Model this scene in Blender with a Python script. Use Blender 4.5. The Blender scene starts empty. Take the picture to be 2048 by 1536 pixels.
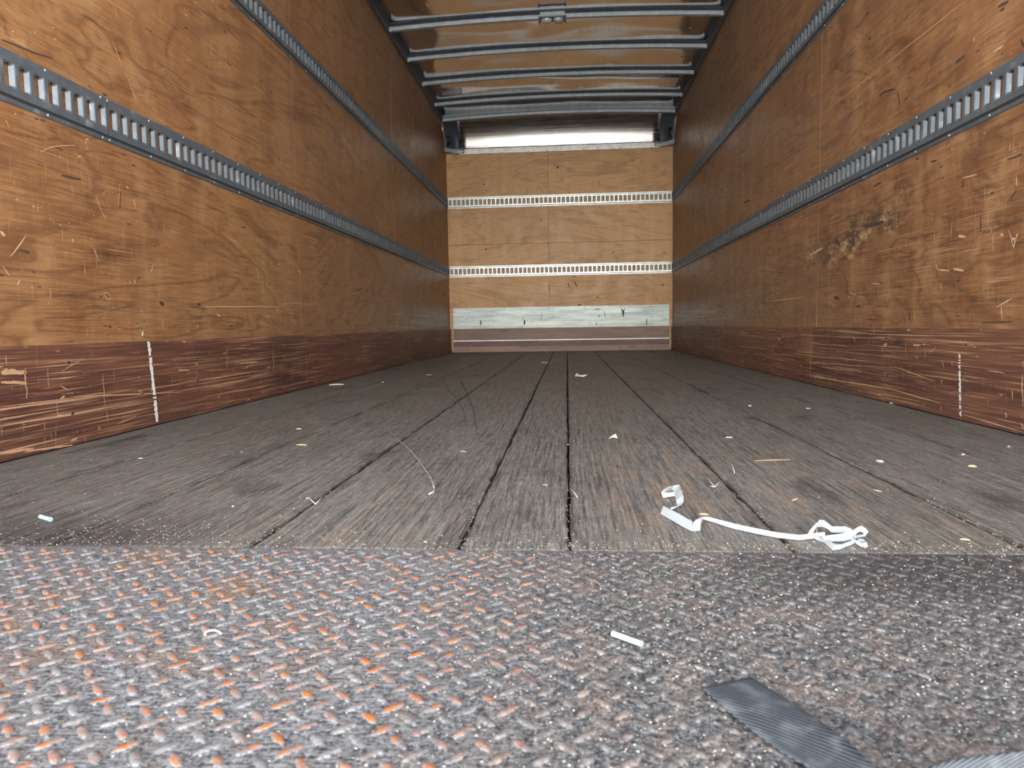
import bpy, bmesh, math, random
from mathutils import Vector, Matrix
SC = bpy.context.scene
COL = SC.collection
rnd = random.Random(7)

# ------------------------------------------------------------------ camera
YAW, PITCH, ROLL, H, F = -0.0790, -0.0832, -0.0158, 0.2968, 1406.2
XL, XR, D = -1.2983, 1.1417, 7.8367
ZC = 2.473                     # top of the side walls
Y0 = 0.25                      # rear opening of the box
fwd = Vector((math.sin(YAW)*math.cos(PITCH), math.cos(YAW)*math.cos(PITCH), math.sin(PITCH)))
_r = fwd.cross(Vector((0, 0, 1))).normalized(); _u = _r.cross(fwd)
right = math.cos(ROLL)*_r + math.sin(ROLL)*_u
up = -math.sin(ROLL)*_r + math.cos(ROLL)*_u
CP = Vector((0, 0, H))
cam = bpy.data.objects.new('camera', bpy.data.cameras.new('camera'))
COL.objects.link(cam)
M = Matrix((right, up, -fwd)).transposed().to_4x4(); M.translation = CP
cam.matrix_world = M
cam.data.sensor_width = 36; cam.data.lens = 36*F/2048
cam.data.clip_start = 0.01
cam.data.dof.use_dof = True; cam.data.dof.focus_distance = 3.0; cam.data.dof.aperture_fstop = 13
SC.camera = cam
# ------------------------------------------------------------------ sky, sun, exposure
w = bpy.data.worlds.new('sky'); SC.world = w; w.use_nodes = True
nt = w.node_tree; nt.nodes.clear()
tc = nt.nodes.new('ShaderNodeTexCoord'); sep = nt.nodes.new('ShaderNodeSeparateXYZ')
nt.links.new(tc.outputs['Generated'], sep.inputs[0])
cr = nt.nodes.new('ShaderNodeValToRGB')
cr.color_ramp.elements[0].position = 0.06; cr.color_ramp.elements[0].color = (1.0, 0.97, 0.92, 1)
cr.color_ramp.elements[1].position = 0.42; cr.color_ramp.elements[1].color = (0.165, 0.185, 0.21, 1)
nt.links.new(sep.outputs['Z'], cr.inputs[0])
bg = nt.nodes.new('ShaderNodeBackground'); bg.inputs['Strength'].default_value = 7.6
nt.links.new(cr.outputs[0], bg.inputs[0])
wo = nt.nodes.new('ShaderNodeOutputWorld'); nt.links.new(bg.outputs[0], wo.inputs[0])
sun = bpy.data.objects.new('sun', bpy.data.lights.new('sun', 'SUN')); COL.objects.link(sun)
sun.data.energy = 18; sun.data.angle = 0.03; sun.data.color = (1, 0.95, 0.86)
sun.rotation_euler = (math.radians(-38), math.radians(25), 0)   # high sun from ahead of the truck
SC.view_settings.view_transform = 'Standard'; SC.view_settings.look = 'None'
SC.view_settings.gamma = 1; SC.view_settings.use_curve_mapping = False
SC.view_settings.exposure = 1.45

# ------------------------------------------------------------------ helpers
def ray(px, py): return fwd + right*((px-1024)/F) - up*((py-768)/F)
def on_z(px, py, z=0.0):
    v = ray(px, py); return CP + v*((z-CP.z)/v.z)
def on_x(px, py, x):
    v = ray(px, py); return CP + v*(x/v.x)
def on_y(px, py, y):
    v = ray(px, py); return CP + v*(y/v.y)

def link(name, me, mat=None, parent=None, kind=None, label=None, cat=None, group=None, smooth=False):
    if isinstance(me, bmesh.types.BMesh):
        bm = me; me = bpy.data.meshes.new(name); bm.to_mesh(me); bm.free()
    if mat is not None and not me.materials: me.materials.append(mat)
    if smooth: me.polygons.foreach_set('use_smooth', [True]*len(me.polygons))
    o = bpy.data.objects.new(name, me); COL.objects.link(o)
    if parent: o.parent = parent
    return tag(o, kind, label, cat, group)
def tag(o, kind=None, label=None, cat=None, group=None):
    if kind: o['kind'] = kind
    if label: o['label'] = label
    if cat: o['category'] = cat
    if group: o['group'] = group
    return o
def empty(name, loc=(0, 0, 0), **k):
    o = bpy.data.objects.new(name, None); COL.objects.link(o); o.location = loc
    return tag(o, **k)
def box(bm, x0, x1, y0, y1, z0, z1, bev=0):
    m = Matrix.Translation(((x0+x1)/2, (y0+y1)/2, (z0+z1)/2)) @ Matrix.Diagonal((abs(x1-x0), abs(y1-y0), abs(z1-z0), 1))
    g = bmesh.ops.create_cube(bm, size=1, matrix=m)
    if bev:
        es = list({e for v in g['verts'] for e in v.link_edges})
        bmesh.ops.bevel(bm, geom=es, offset=bev, segments=2, affect='EDGES', profile=0.5)
def boxm(*a, **k):
    bm = bmesh.new(); box(bm, *a, **k); return bm
def mesh(name, vs, fs):
    me = bpy.data.meshes.new(name); me.from_pydata([tuple(v) for v in vs], [], fs); me.update(); return me
def tube(bm, pts, rads, n=8, cap=True):
    rings = []
    for i, p in enumerate(pts):
        p = Vector(p); a = Vector(pts[max(i-1, 0)]); b = Vector(pts[min(i+1, len(pts)-1)])
        t = (b-a).normalized(); ref = Vector((0, 0, 1)) if abs(t.z) < .9 else Vector((1, 0, 0))
        s = t.cross(ref).normalized(); q = s.cross(t)
        r = rads[i] if hasattr(rads, '__len__') else rads
        rings.append([bm.verts.new(p + s*math.cos(2*math.pi*k/n)*r + q*math.sin(2*math.pi*k/n)*r) for k in range(n)])
    for A, B in zip(rings, rings[1:]):
        for k in range(n): bm.faces.new((A[k], A[(k+1) % n], B[(k+1) % n], B[k]))
    if cap: bm.faces.new(rings[0][::-1]); bm.faces.new(rings[-1])

# ------------------------------------------------------------------ node materials
class NM:
    def __init__(s, name, rough=.6, metal=0.0):
        s.m = bpy.data.materials.new(name); s.m.use_nodes = True
        s.t = s.m.node_tree; s.b = s.t.nodes['Principled BSDF']
        s.set(s.b, 'Roughness', rough); s.set(s.b, 'Metallic', metal)
        g = s.n('ShaderNodeNewGeometry'); s.pos = g.outputs['Position']; s.nrm = g.outputs['Normal']
    def n(s, t): return s.t.nodes.new(t)
    def set(s, node, key, v):
        if isinstance(v, bpy.types.NodeSocket): s.t.links.new(v, node.inputs[key])
        elif hasattr(v, '__len__') and len(v) == 3 and node.inputs[key].type == 'RGBA': node.inputs[key].default_value = (*v, 1)
        else: node.inputs[key].default_value = v
    def map(s, scale, rot=(0, 0, 0), loc=(0, 0, 0), v=None):
        q = s.n('ShaderNodeMapping'); s.set(q, 0, v if v else s.pos)
        q.inputs['Scale'].default_value = scale; q.inputs['Rotation'].default_value = rot; q.inputs['Location'].default_value = loc
        return q.outputs[0]
    def noise(s, scale, vec=None, det=3, rough=.55, dist=0.0, col=False):
        q = s.n('ShaderNodeTexNoise'); s.set(q, 'Vector', vec if vec else s.pos)
        q.inputs['Scale'].default_value = scale; q.inputs['Detail'].default_value = det
        q.inputs['Roughness'].default_value = rough; q.inputs['Distortion'].default_value = dist
        return q.outputs['Color' if col else 'Fac']
    def voro(s, scale, vec=None, out='Distance', feat='F1'):
        q = s.n('ShaderNodeTexVoronoi'); q.feature = feat; s.set(q, 'Vector', vec if vec else s.pos)
        q.inputs['Scale'].default_value = scale; return q.outputs[out]
    def ramp(s, f, a, b, lo=0.0, hi=1.0):
        q = s.n('ShaderNodeMapRange'); q.clamp = True; s.set(q, 0, f)
        for i, v in enumerate((a, b, lo, hi)): q.inputs[1+i].default_value = v
        return q.outputs[0]
    def math(s, op, a, b=0.0):
        q = s.n('ShaderNodeMath'); q.operation = op; s.set(q, 0, a); s.set(q, 1, b); return q.outputs[0]
    def mul(s, *a):
        r = a[0]
        for x in a[1:]: r = s.math('MULTIPLY', r, x)
        return r
    def mx(s, *a):
        r = a[0]
        for x in a[1:]: r = s.math('MAXIMUM', r, x)
        return r
    def mix(s, f, a, b, mode='MIX'):
        q = s.n('ShaderNodeMix'); q.data_type = 'RGBA'; q.blend_type = mode
        s.set(q, 0, f)
        for i, c in ((6, a), (7, b)):
            if isinstance(c, bpy.types.NodeSocket): s.t.links.new(c, q.inputs[i])
            else: q.inputs[i].default_value = (*c, 1)
        return q.outputs[2]
    def sepx(s, v=None):
        q = s.n('ShaderNodeSeparateXYZ'); s.set(q, 0, v if v else s.pos); return q.outputs
    def band(s, v, a0, a1, b0, b1):   # 0 below a0, 1 from a1 to b0, 0 above b1
        return s.mul(s.ramp(v, a0, a1), s.ramp(v, b0, b1, 1, 0))
    def bump(s, h, strength=.4, dist=.001):
        q = s.n('ShaderNodeBump'); q.inputs['Strength'].default_value = strength; q.inputs['Distance'].default_value = dist
        s.set(q, 'Height', h); s.t.links.new(q.outputs[0], s.b.inputs['Normal'])
    def color(s, c): s.set(s.b, 'Base Color', c); return s.m

def simple(name, col, rough=.5, metal=0.0, var=0.0, sc=60):
    k = NM(name, rough, metal)
    if var:
        f = k.noise(sc, det=4)
        return k.color(k.mix(f, tuple(c*(1-var) for c in col), tuple(min(1, c*(1+var)) for c in col)))
    return k.color(col)

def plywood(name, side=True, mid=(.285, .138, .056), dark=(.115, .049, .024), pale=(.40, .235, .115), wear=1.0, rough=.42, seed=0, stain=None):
    k = NM(name, rough)
    # axis along the grain / across the grain
    al = (lambda a, c, d=1: (d, a, c)) if side else (lambda a, c, d=1: (a, d, c))
    def rx(v): return (v, 0, 0) if side else (0, v, 0)
    L = (seed*3.1, seed*1.7, seed*.9)
    warp = k.noise(1.0, k.map(al(.6, 2.4), loc=L), det=3, dist=1.1)
    rings = k.math('PINGPONG', k.math('MULTIPLY', warp, 17), 1.0)
    ring2 = k.math('PINGPONG', k.math('MULTIPLY', warp, 48), 1.0)
    fib = k.noise(1.0, k.map(al(6, 190, 20), loc=L), det=5, rough=.65)
    big = k.noise(1.0, k.map(al(.8, 1.3), loc=L), det=3)
    mot = k.noise(7, det=6, rough=.65)
    vert = k.noise(1.0, k.map(al(9, .9, 2), loc=L), det=4)
    c = k.mix(k.ramp(big, .35, .65), mid, tuple(.55*m+.45*d for m, d in zip(mid, dark)))
    c = k.mix(k.ramp(vert, .45, .7, 0, .35), c, pale)
    c = k.mix(k.mul(k.ramp(rings, .0, .3, 1, 0), k.ramp(fib, .35, .6, .35, .9)), c, dark)
    c = k.mix(k.mul(k.ramp(ring2, .0, .35, .55, 0), k.ramp(mot, .35, .6)), c, dark)
    c = k.mix(k.ramp(fib, .5, .72, 0, .5), c, pale)
    c = k.mix(k.ramp(fib, .48, .32, 0, .45), c, dark)
    c = k.mix(k.ramp(mot, .52, .75, 0, .5*wear), c, pale)
    c = k.mix(k.ramp(mot, .46, .3, 0, .45*wear), c, dark)
    # grime: dark smears drawn out along the box
    sm = k.noise(1.0, k.map(al(3, 34, 3), loc=(4, 2, 9)), det=6, rough=.7)
    c = k.mix(k.ramp(sm, .56, .74, 0, .8*wear), c, (.05, .026, .022))
    nk = k.noise(1.0, k.map(al(14, 60, 8), loc=(1, 8, 3)), det=2)
    c = k.mix(k.ramp(nk, .70, .74, 0, .8*wear), c, (.03, .02, .02))
    # pale scratches: along, upright, slanting both ways
    s1 = k.noise(1.0, k.map(al(3.2, 260, 4), loc=(7, 1, 2)), det=2)
    s2 = k.noise(1.0, k.map(al(300, 7, 4), rot=rx(.12)), det=2)
    s3 = k.noise(1.0, k.map(al(200, 10, 4), rot=rx(-.6)), det=2)
    s4 = k.noise(1.0, k.map(al(220, 9, 4), rot=rx(.55), loc=(3, 3, 3)), det=2)
    s = k.mx(k.ramp(s1, .66, .76), k.ramp(s2, .72, .79), k.ramp(s3, .69, .77), k.ramp(s4, .69, .77))
    ar = k.ramp(k.noise(2.3, det=3), .38, .62)
    c = k.mix(k.mul(s, ar, .7*wear), c, (.62, .42, .25))
    ch = k.noise(1.0, k.map(al(30, 55, 20), loc=(2, 9, 1)), det=3)
    c = k.mix(k.mul(k.ramp(ch, .69, .72), k.ramp(k.noise(3.1, det=1), .45, .6), .6*wear), c, (.62, .4, .24))
    dots = k.ramp(k.voro(22), .05, .03)
    c = k.mix(k.mul(dots, k.ramp(k.noise(5), .5, .56), .7*wear), c, (.7, .5, .3))
    if side:
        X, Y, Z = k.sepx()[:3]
        low_band = k.mul(k.band(Y, 4.4, 6, 7.7, 7.8), k.band(Z, .27, .3, .38, .5))
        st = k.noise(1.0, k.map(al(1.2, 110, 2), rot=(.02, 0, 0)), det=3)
        c = k.mix(k.mul(low_band, k.ramp(st, .42, .6), .75), c, (.36, .33, .29))  # pale grey streaks in a low band towards the far end
        if stain:
            for (y0, y1, z0, z1) in stain:
                m_ = k.mul(k.band(Y, y0-.15, y0, y1, y1+.15), k.band(Z, z0-.04, z0, z1, z1+.04))
                sn = k.noise(1.0, k.map(al(14, 26, 2)), det=5, rough=.7)
                c = k.mix(k.mul(m_, k.ramp(sn, .5, .58), .8), c, (.055, .045, .035))
                c = k.mix(k.mul(m_, k.ramp(sn, .44, .38), .6), c, (.42, .34, .2))
    k.set(k.b, 'Roughness', k.ramp(mot, .3, .7, rough-.08, rough+.16))
    k.bump(k.math('ADD', k.mul(fib, .5), k.mul(s, -.8)), .35, .0008)
    return k.color(c)

def scuff(name, side=True, seed=0, a=(.07, .022, .014), b=(.145, .053, .03), dust=1.0):
    k = NM(name, .5)
    al = (lambda x, c, d=1: (d, x, c)) if side else (lambda x, c, d=1: (x, d, c))
    L = (seed*2.3, seed*1.1, seed*3.7)
    fib = k.noise(1.0, k.map(al(4, 120, 10), loc=L), det=5, rough=.65)
    big = k.noise(1.0, k.map(al(1.3, 9, 2), loc=L), det=4)
    info = k.n('ShaderNodeObjectInfo').outputs['Random']
    c = k.mix(k.ramp(big, .35, .65), a, b); c = k.mix(k.ramp(info, .2, 1, 0, .45), c, (.05, .03, .03))
    c = k.mix(k.ramp(fib, .5, .75, 0, .6), c, (.3, .13, .07))
    c = k.mix(k.ramp(fib, .28, .45, .7, 0), c, (.03, .014, .012))
    s1 = k.noise(1.0, k.map(al(1.6, 190, 3), loc=L), det=2)
    s2 = k.noise(1.0, k.map(al(4, 330, 3), loc=L, rot=(.05, 0, 0) if side else (0, .05, 0)), det=2)
    s3 = k.noise(1.0, k.map(al(160, 13, 3), loc=L), det=2)
    s4 = k.noise(1.0, k.map(al(2.2, 120, 3), loc=(5, 5, 5)), det=3)
    s = k.mx(k.ramp(s1, .58, .70), k.ramp(s2, .6, .72), k.ramp(s3, .69, .76), k.ramp(s4, .67, .73))
    ar = k.ramp(k.noise(1.0, k.map(al(2, 7, 2), loc=L), det=3), .36, .6, .15, 1)
    c = k.mix(k.mul(s, ar, .65*dust), c, (.58, .36, .2))
    chips = k.noise(1.0, k.map(al(18, 60, 8), loc=L), det=4)
    c = k.mix(k.mul(k.ramp(chips, .66, .7), ar, .7*dust), c, (.62, .4, .23))
    ink = k.noise(1.0, k.map(al(3, 14, 2), loc=(9, 3, 1)), det=3)
    c = k.mix(k.ramp(ink, .64, .74, 0, .8), c, (.025, .016, .02))
    k.bump(k.math('SUBTRACT', fib, k.mul(s, .7)), .5, .0015)
    return k.color(c)

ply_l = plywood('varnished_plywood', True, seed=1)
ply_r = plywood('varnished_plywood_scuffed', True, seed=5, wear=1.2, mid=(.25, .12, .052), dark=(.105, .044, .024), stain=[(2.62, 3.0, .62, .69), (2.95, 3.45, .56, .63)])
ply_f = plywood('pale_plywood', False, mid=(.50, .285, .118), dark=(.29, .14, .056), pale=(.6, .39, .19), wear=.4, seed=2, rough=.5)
scuff_l = scuff('red_brown_scuff_board', True, 1)
scuff_r = scuff('red_brown_scuff_board_right', True, 4, a=(.09, .03, .02), b=(.18, .075, .04), dust=1.25)
kick_m = scuff('kick_board_wood', False, 2, a=(.2, .125, .09), b=(.28, .17, .12), dust=.35)
kick_r = scuff('dark_red_kick_board', False, 6, a=(.10, .035, .032), b=(.15, .055, .05), dust=.3)

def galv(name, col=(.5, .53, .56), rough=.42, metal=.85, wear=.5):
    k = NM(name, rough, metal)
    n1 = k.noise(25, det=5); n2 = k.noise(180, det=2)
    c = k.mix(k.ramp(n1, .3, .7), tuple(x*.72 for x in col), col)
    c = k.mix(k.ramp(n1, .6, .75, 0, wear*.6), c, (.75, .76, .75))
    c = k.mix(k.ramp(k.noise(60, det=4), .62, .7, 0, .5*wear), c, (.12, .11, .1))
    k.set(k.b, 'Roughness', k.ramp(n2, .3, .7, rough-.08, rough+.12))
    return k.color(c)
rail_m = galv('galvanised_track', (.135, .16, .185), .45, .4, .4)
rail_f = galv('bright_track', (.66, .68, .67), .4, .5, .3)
groove_m = simple('groove_shade', (.06, .065, .07), .6, .2, .3)  # crease shade painted as a dark tone on track steps and slot rims
bow_m = galv('grey_painted_steel', (.42, .475, .52), .5, .25, .1)
dark_steel = galv('dark_steel', (.11, .13, .16), .5, .3, .2)
alu = galv('scratched_aluminium', (.93, .93, .9), .5, .2, .2)
rivet_m = simple('zinc_rivet', (.42, .44, .45), .5, .4, .3)
screw_m = simple('dark_screw', (.05, .045, .045), .5, .5)

def roof_mat():
    k = NM('roof_aluminium_skin', .11, 1.0)
    nn = k.noise(1.0, k.map((.9, 1.6, 1), loc=(3, 1, 0)), det=.6, dist=.35)
    dents = k.noise(1.0, k.map((6, 6, 1)), det=2)
    k.bump(k.math('ADD', nn, k.mul(k.ramp(dents, .68, .8), .04)), .8, .09)
    return k.color(k.mix(k.noise(9, det=4), (.55, .54, .54), (.66, .65, .65)))
roof_m = roof_mat()
def cove_mat():
    k = NM('polished_aluminium_cove', .2, 1.0)
    n = k.noise(1.0, k.map((.8, 60, 60)), det=3)
    k.set(k.b, 'Roughness', k.ramp(n, .3, .7, .2, .34))
    return k.color(k.mix(n, (.45, .43, .42), (.56, .54, .53)))
cove_m = cove_mat()

def floor_mat():
    k = NM('worn_floor_wood', .62)
    info = k.n('ShaderNodeObjectInfo').outputs['Random']
    off = k.n('ShaderNodeCombineXYZ'); k.set(off, 0, k.mul(info, 9.0)); k.set(off, 1, k.mul(info, 31.0))
    v = k.n('ShaderNodeVectorMath'); k.set(v, 0, k.pos); k.set(v, 1, off.outputs[0]); P = v.outputs[0]
    f1 = k.noise(1.0, k.map((170, 4.5, 20), v=P), det=5, rough=.7)
    f2 = k.noise(1.0, k.map((420, 22, 20), v=P), det=3)
    big = k.noise(1.0, k.map((5, 1.4, 1), v=P), det=4)
    spk = k.noise(190, det=3)
    mm = k.noise(38, det=6, rough=.7)
    c = k.mix(k.ramp(big, .3, .7), (.125, .118, .106), (.178, .168, .15))
    c = k.mix(k.ramp(f1, .38, .5, .8, 0), c, (.03, .026, .027))
    c = k.mix(k.ramp(f1, .53, .68, 0, .7), c, (.33, .29, .24))
    c = k.mix(k.ramp(f2, .56, .68, 0, .5), c, (.38, .34, .29))
    c = k.mix(k.ramp(f2, .46, .36, 0, .6), c, (.04, .035, .034))
    c = k.mix(k.ramp(mm, .55, .7, 0, .5), c, (.3, .28, .255))
    c = k.mix(k.ramp(mm, .45, .32, 0, .5), c, (.06, .052, .05))
    c = k.mix(k.ramp(spk, .6, .68, 0, .55), c, (.42, .39, .35))
    c = k.mix(k.ramp(spk, .36, .42, .5, 0), c, (.04, .035, .035))
    X, Y, Z = k.sepx()[:3]
    jm = None
    for jx in (-1.022, -.725, -.437, -.148, .0005, .292, .586, .882):
        d_ = k.math('ABSOLUTE', k.math('SUBTRACT', X, jx)); r_ = k.ramp(d_, .002, .014, 1, 0)
        jm = r_ if jm is None else k.math('MAXIMUM', jm, r_)
    jn = k.noise(1.0, k.map((30, 9, 1)), det=5, rough=.7)
    c = k.mix(k.mul(jm, k.ramp(jn, .4, .62), .85), c, (.022, .02, .021))
    # bare reddish wood where the grey dirt has worn away
    bn = k.noise(1.0, k.map((26, 4.5, 1)), det=6, rough=.75)
    z1 = k.mul(k.band(X, .02, .07, .22, .34), k.band(Y, .9, 1.05, 1.5, 1.9))
    z2 = k.mul(k.band(X, .22, .3, .5, .65), k.band(Y, .95, 1.05, 1.4, 1.8))
    z3 = k.mul(k.band(X, -.8, -.5, -.2, .0), k.band(Y, .9, .95, 1.1, 1.5))
    z = k.mx(z1, k.mul(z2, .55), k.mul(z3, .4))
    c = k.mix(k.mul(z, k.ramp(bn, .48, .62), k.ramp(f1, .4, .6, .3, 1), .6), c, (.38, .235, .15))
    c = k.mix(k.mul(k.ramp(bn, .62, .74), k.ramp(Y, 2.2, 4.5, .35, 0)), c, (.3, .21, .15))
    # dark oily patches: by the left front corner and around the middle of the floor
    st = k.noise(1.0, k.map((6, 3, 1), loc=(3, 3, 0)), det=4)
    c = k.mix(k.ramp(st, .6, .72, 0, .8), c, (.035, .03, .032))
    oil = k.mul(k.band(X, -1.3, -1.1, -.66, -.45), k.band(Y, .88, .9, .96, 1.12), k.ramp(f1, .35, .65, 1, .6))
    c = k.mix(k.mul(oil, .9), c, (.022, .02, .028))
    k.set(k.b, 'Roughness', k.ramp(big, .3, .7, .5, .68))
    k.bump(k.math('ADD', k.mul(f1, 1.0), k.math('ADD', k.mul(f2, .35), k.mul(spk, .3))), .8, .003)
    return k.color(c)
floor_m = floor_mat()
sub_m = simple('dark_underfloor', (.02, .018, .018), .9)

def plate_mat(lug=False):
    k = NM('tread_plate_steel' if not lug else 'tread_lug_steel', .5, .0)
    X, Y, Z = k.sepx()[:3]
    st = k.noise(1.0, k.map((60, 330, 60), rot=(0, 0, -.6)), det=4, rough=.65)
    gr = k.noise(330, det=4, rough=.7)
    med = k.noise(45, det=5, rough=.65)
    big = k.noise(6, det=3)
    left = k.ramp(X, -.18, .02, 1, 0)
    c = k.mix(k.ramp(med, .35, .65), (.045, .045, .049), (.125, .122, .122))
    c = k.mix(k.mul(k.ramp(st, .42, .62), left, .75), c, (.36, .36, .37))
    c = k.mix(k.mul(k.ramp(st, .52, .38), .6), c, (.05, .05, .06))
    c = k.mix(k.mul(k.ramp(gr, .53, .62), .75), c, (.36, .35, .34))
    c = k.mix(k.mul(k.ramp(gr, .46, .39), .85), c, (.02, .02, .022))
    g2 = k.noise(140, det=5, rough=.75)
    c = k.mix(k.mul(k.ramp(g2, .52, .62), k.ramp(X, -.3, .1, .35, .7)), c, (.30, .29, .275))
    c = k.mix(k.mul(k.ramp(g2, .47, .4), k.ramp(X, -.3, .1, .4, .8)), c, (.022, .022, .024))
    # light brown dried mud in the middle
    mud = k.mul(k.band(X, -.2, -.05, .2, .45), k.ramp(k.noise(26, det=5, rough=.6), .47, .57), k.ramp(big, .3, .55))
    c = k.mix(k.mul(mud, k.ramp(gr, .4, .55), .5), c, (.30, .22, .175))
    # rust bleeding on the left
    rz = k.mul(k.ramp(X, -.3, -.05, 1, 0), k.ramp(Y, .5, .6, .6, 1))
    rn = k.noise(11, det=5)
    c = k.mix(k.mul(rz, k.ramp(rn, .5, .7), k.ramp(gr, .35, .6), .6), c, (.3, .14, .04))
    dark_r = k.mul(k.band(X, .15, .3, 1, 1.2), k.band(Y, .72, .8, .9, .92))
    c = k.mix(k.mul(dark_r, .6), c, (.035, .033, .036))
    if lug:
        lo = k.noise(24, det=1)
        top = k.ramp(Z, .0005, .0012)
        pn = k.ramp(k.noise(140, det=4, rough=.7), .44, .56)
        pk = k.ramp(k.noise(33, k.map((1, 1, .01), loc=(2, 5, 0)), det=0), .42, .6)
        rust = k.mix(k.noise(120, det=3), (.36, .06, .022), (.56, .2, .025))
        lr = k.mx(k.ramp(X, -.12, .02, 1, 0), k.mul(k.ramp(X, -.05, .08, 1, .0), .35))
        c = k.mix(k.mul(k.ramp(Z, .0002, .0011), k.ramp(X, -.25, .15, .5, .08)), c, (.3, .29, .285))
        c = k.mix(k.mul(top, k.ramp(X, 0, .3, .3, .6), .8), c, (.1, .07, .06))
        c = k.mix(k.mul(top, pn, pk, lr), c, rust)
    k.set(k.b, 'Metallic', .05); k.set(k.b, 'Specular IOR Level', .22)
    k.set(k.b, 'Roughness', k.ramp(med, .3, .7, .38, .6))
    k.bump(k.math('ADD', gr, k.mul(st, .8)), .6, .0012)
    return k.color(c)
plate_m, lug_m = plate_mat(), plate_mat(True)
white_paint = simple('white_paint', (.62, .62, .6), .7, 0, .1, 200)
bare_wood = simple('bare_splintered_wood', (.42, .25, .14), .8, 0, .25, 60)
pale_gouge = simple('pale_gouge_wood', (.5, .33, .2), .8, 0, .25, 90)
black_gouge = simple('black_scuff', (.055, .035, .03), .8, 0, .3, 90)

# ------------------------------------------------------------------ outside ground
def asphalt():
    k = NM('asphalt', .9); n = k.noise(30, det=5)
    return k.color(k.mix(n, (.42, .41, .39), (.55, .54, .51)))
bm = boxm(-40, 40, -60, 30, -1.3, -1.15)
link('trim_1', bm, asphalt(), kind='structure', label='pale concrete yard under and behind the truck')

# ------------------------------------------------------------------ floor: planks over a dark sub-floor
YF = 0.908
floor = link('floor', boxm(XL-.02, XR+.02, YF+.002, D+.02, -.1, -.0285), sub_m, kind='structure', label='grey worn plank floor of the truck box')
joints = [XL-.004, -1.022, -.725, -.437, -.148, .0005, .292, .586, .882, XR+.004]
def plank_mesh(x0, x1, seed):
    r = random.Random(seed); n = 90
    bm = bmesh.new(); prev = None
    for i in range(n+1):
        t = i/n; y = YF + .0015 + (D-.012-YF)*(t**1.7)
        j0 = r.uniform(-1, 1)*.0011 + (.0035 if r.random() < .06 else 0); j1 = r.uniform(-1, 1)*.0011 + (.0035 if r.random() < .06 else 0)
        g = .0022
        a, b = x0+g+max(j0, -.0012), x1-g-max(j1, -.0012); e = .004
        cup = .0006*math.sin(t*30+seed)
        pr = [(a, -.028), (a, -.0032), (a+e, -.0003), ((a*2+b)/3, 0.0+cup*.3), ((a+b*2)/3, .0+cup*.3), (b-e, -.0003), (b, -.0032), (b, -.028)]
        if i == 0: pr = [(x, z-(.0015 if z > -.02 else 0)) for x, z in pr]
        ring = [bm.verts.new((x, y, z)) for x, z in pr]
        if prev:
            for q in range(7): bm.faces.new((prev[q], prev[q+1], ring[q+1], ring[q]))
        else: bm.faces.new(ring)
        prev = ring
    bm.faces.new(prev[::-1])
    bmesh.ops.recalc_face_normals(bm, faces=bm.faces)
    return bm
for i in range(len(joints)-1):
    link('plank', plank_mesh(joints[i], joints[i+1], i), floor_m, floor)

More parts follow.
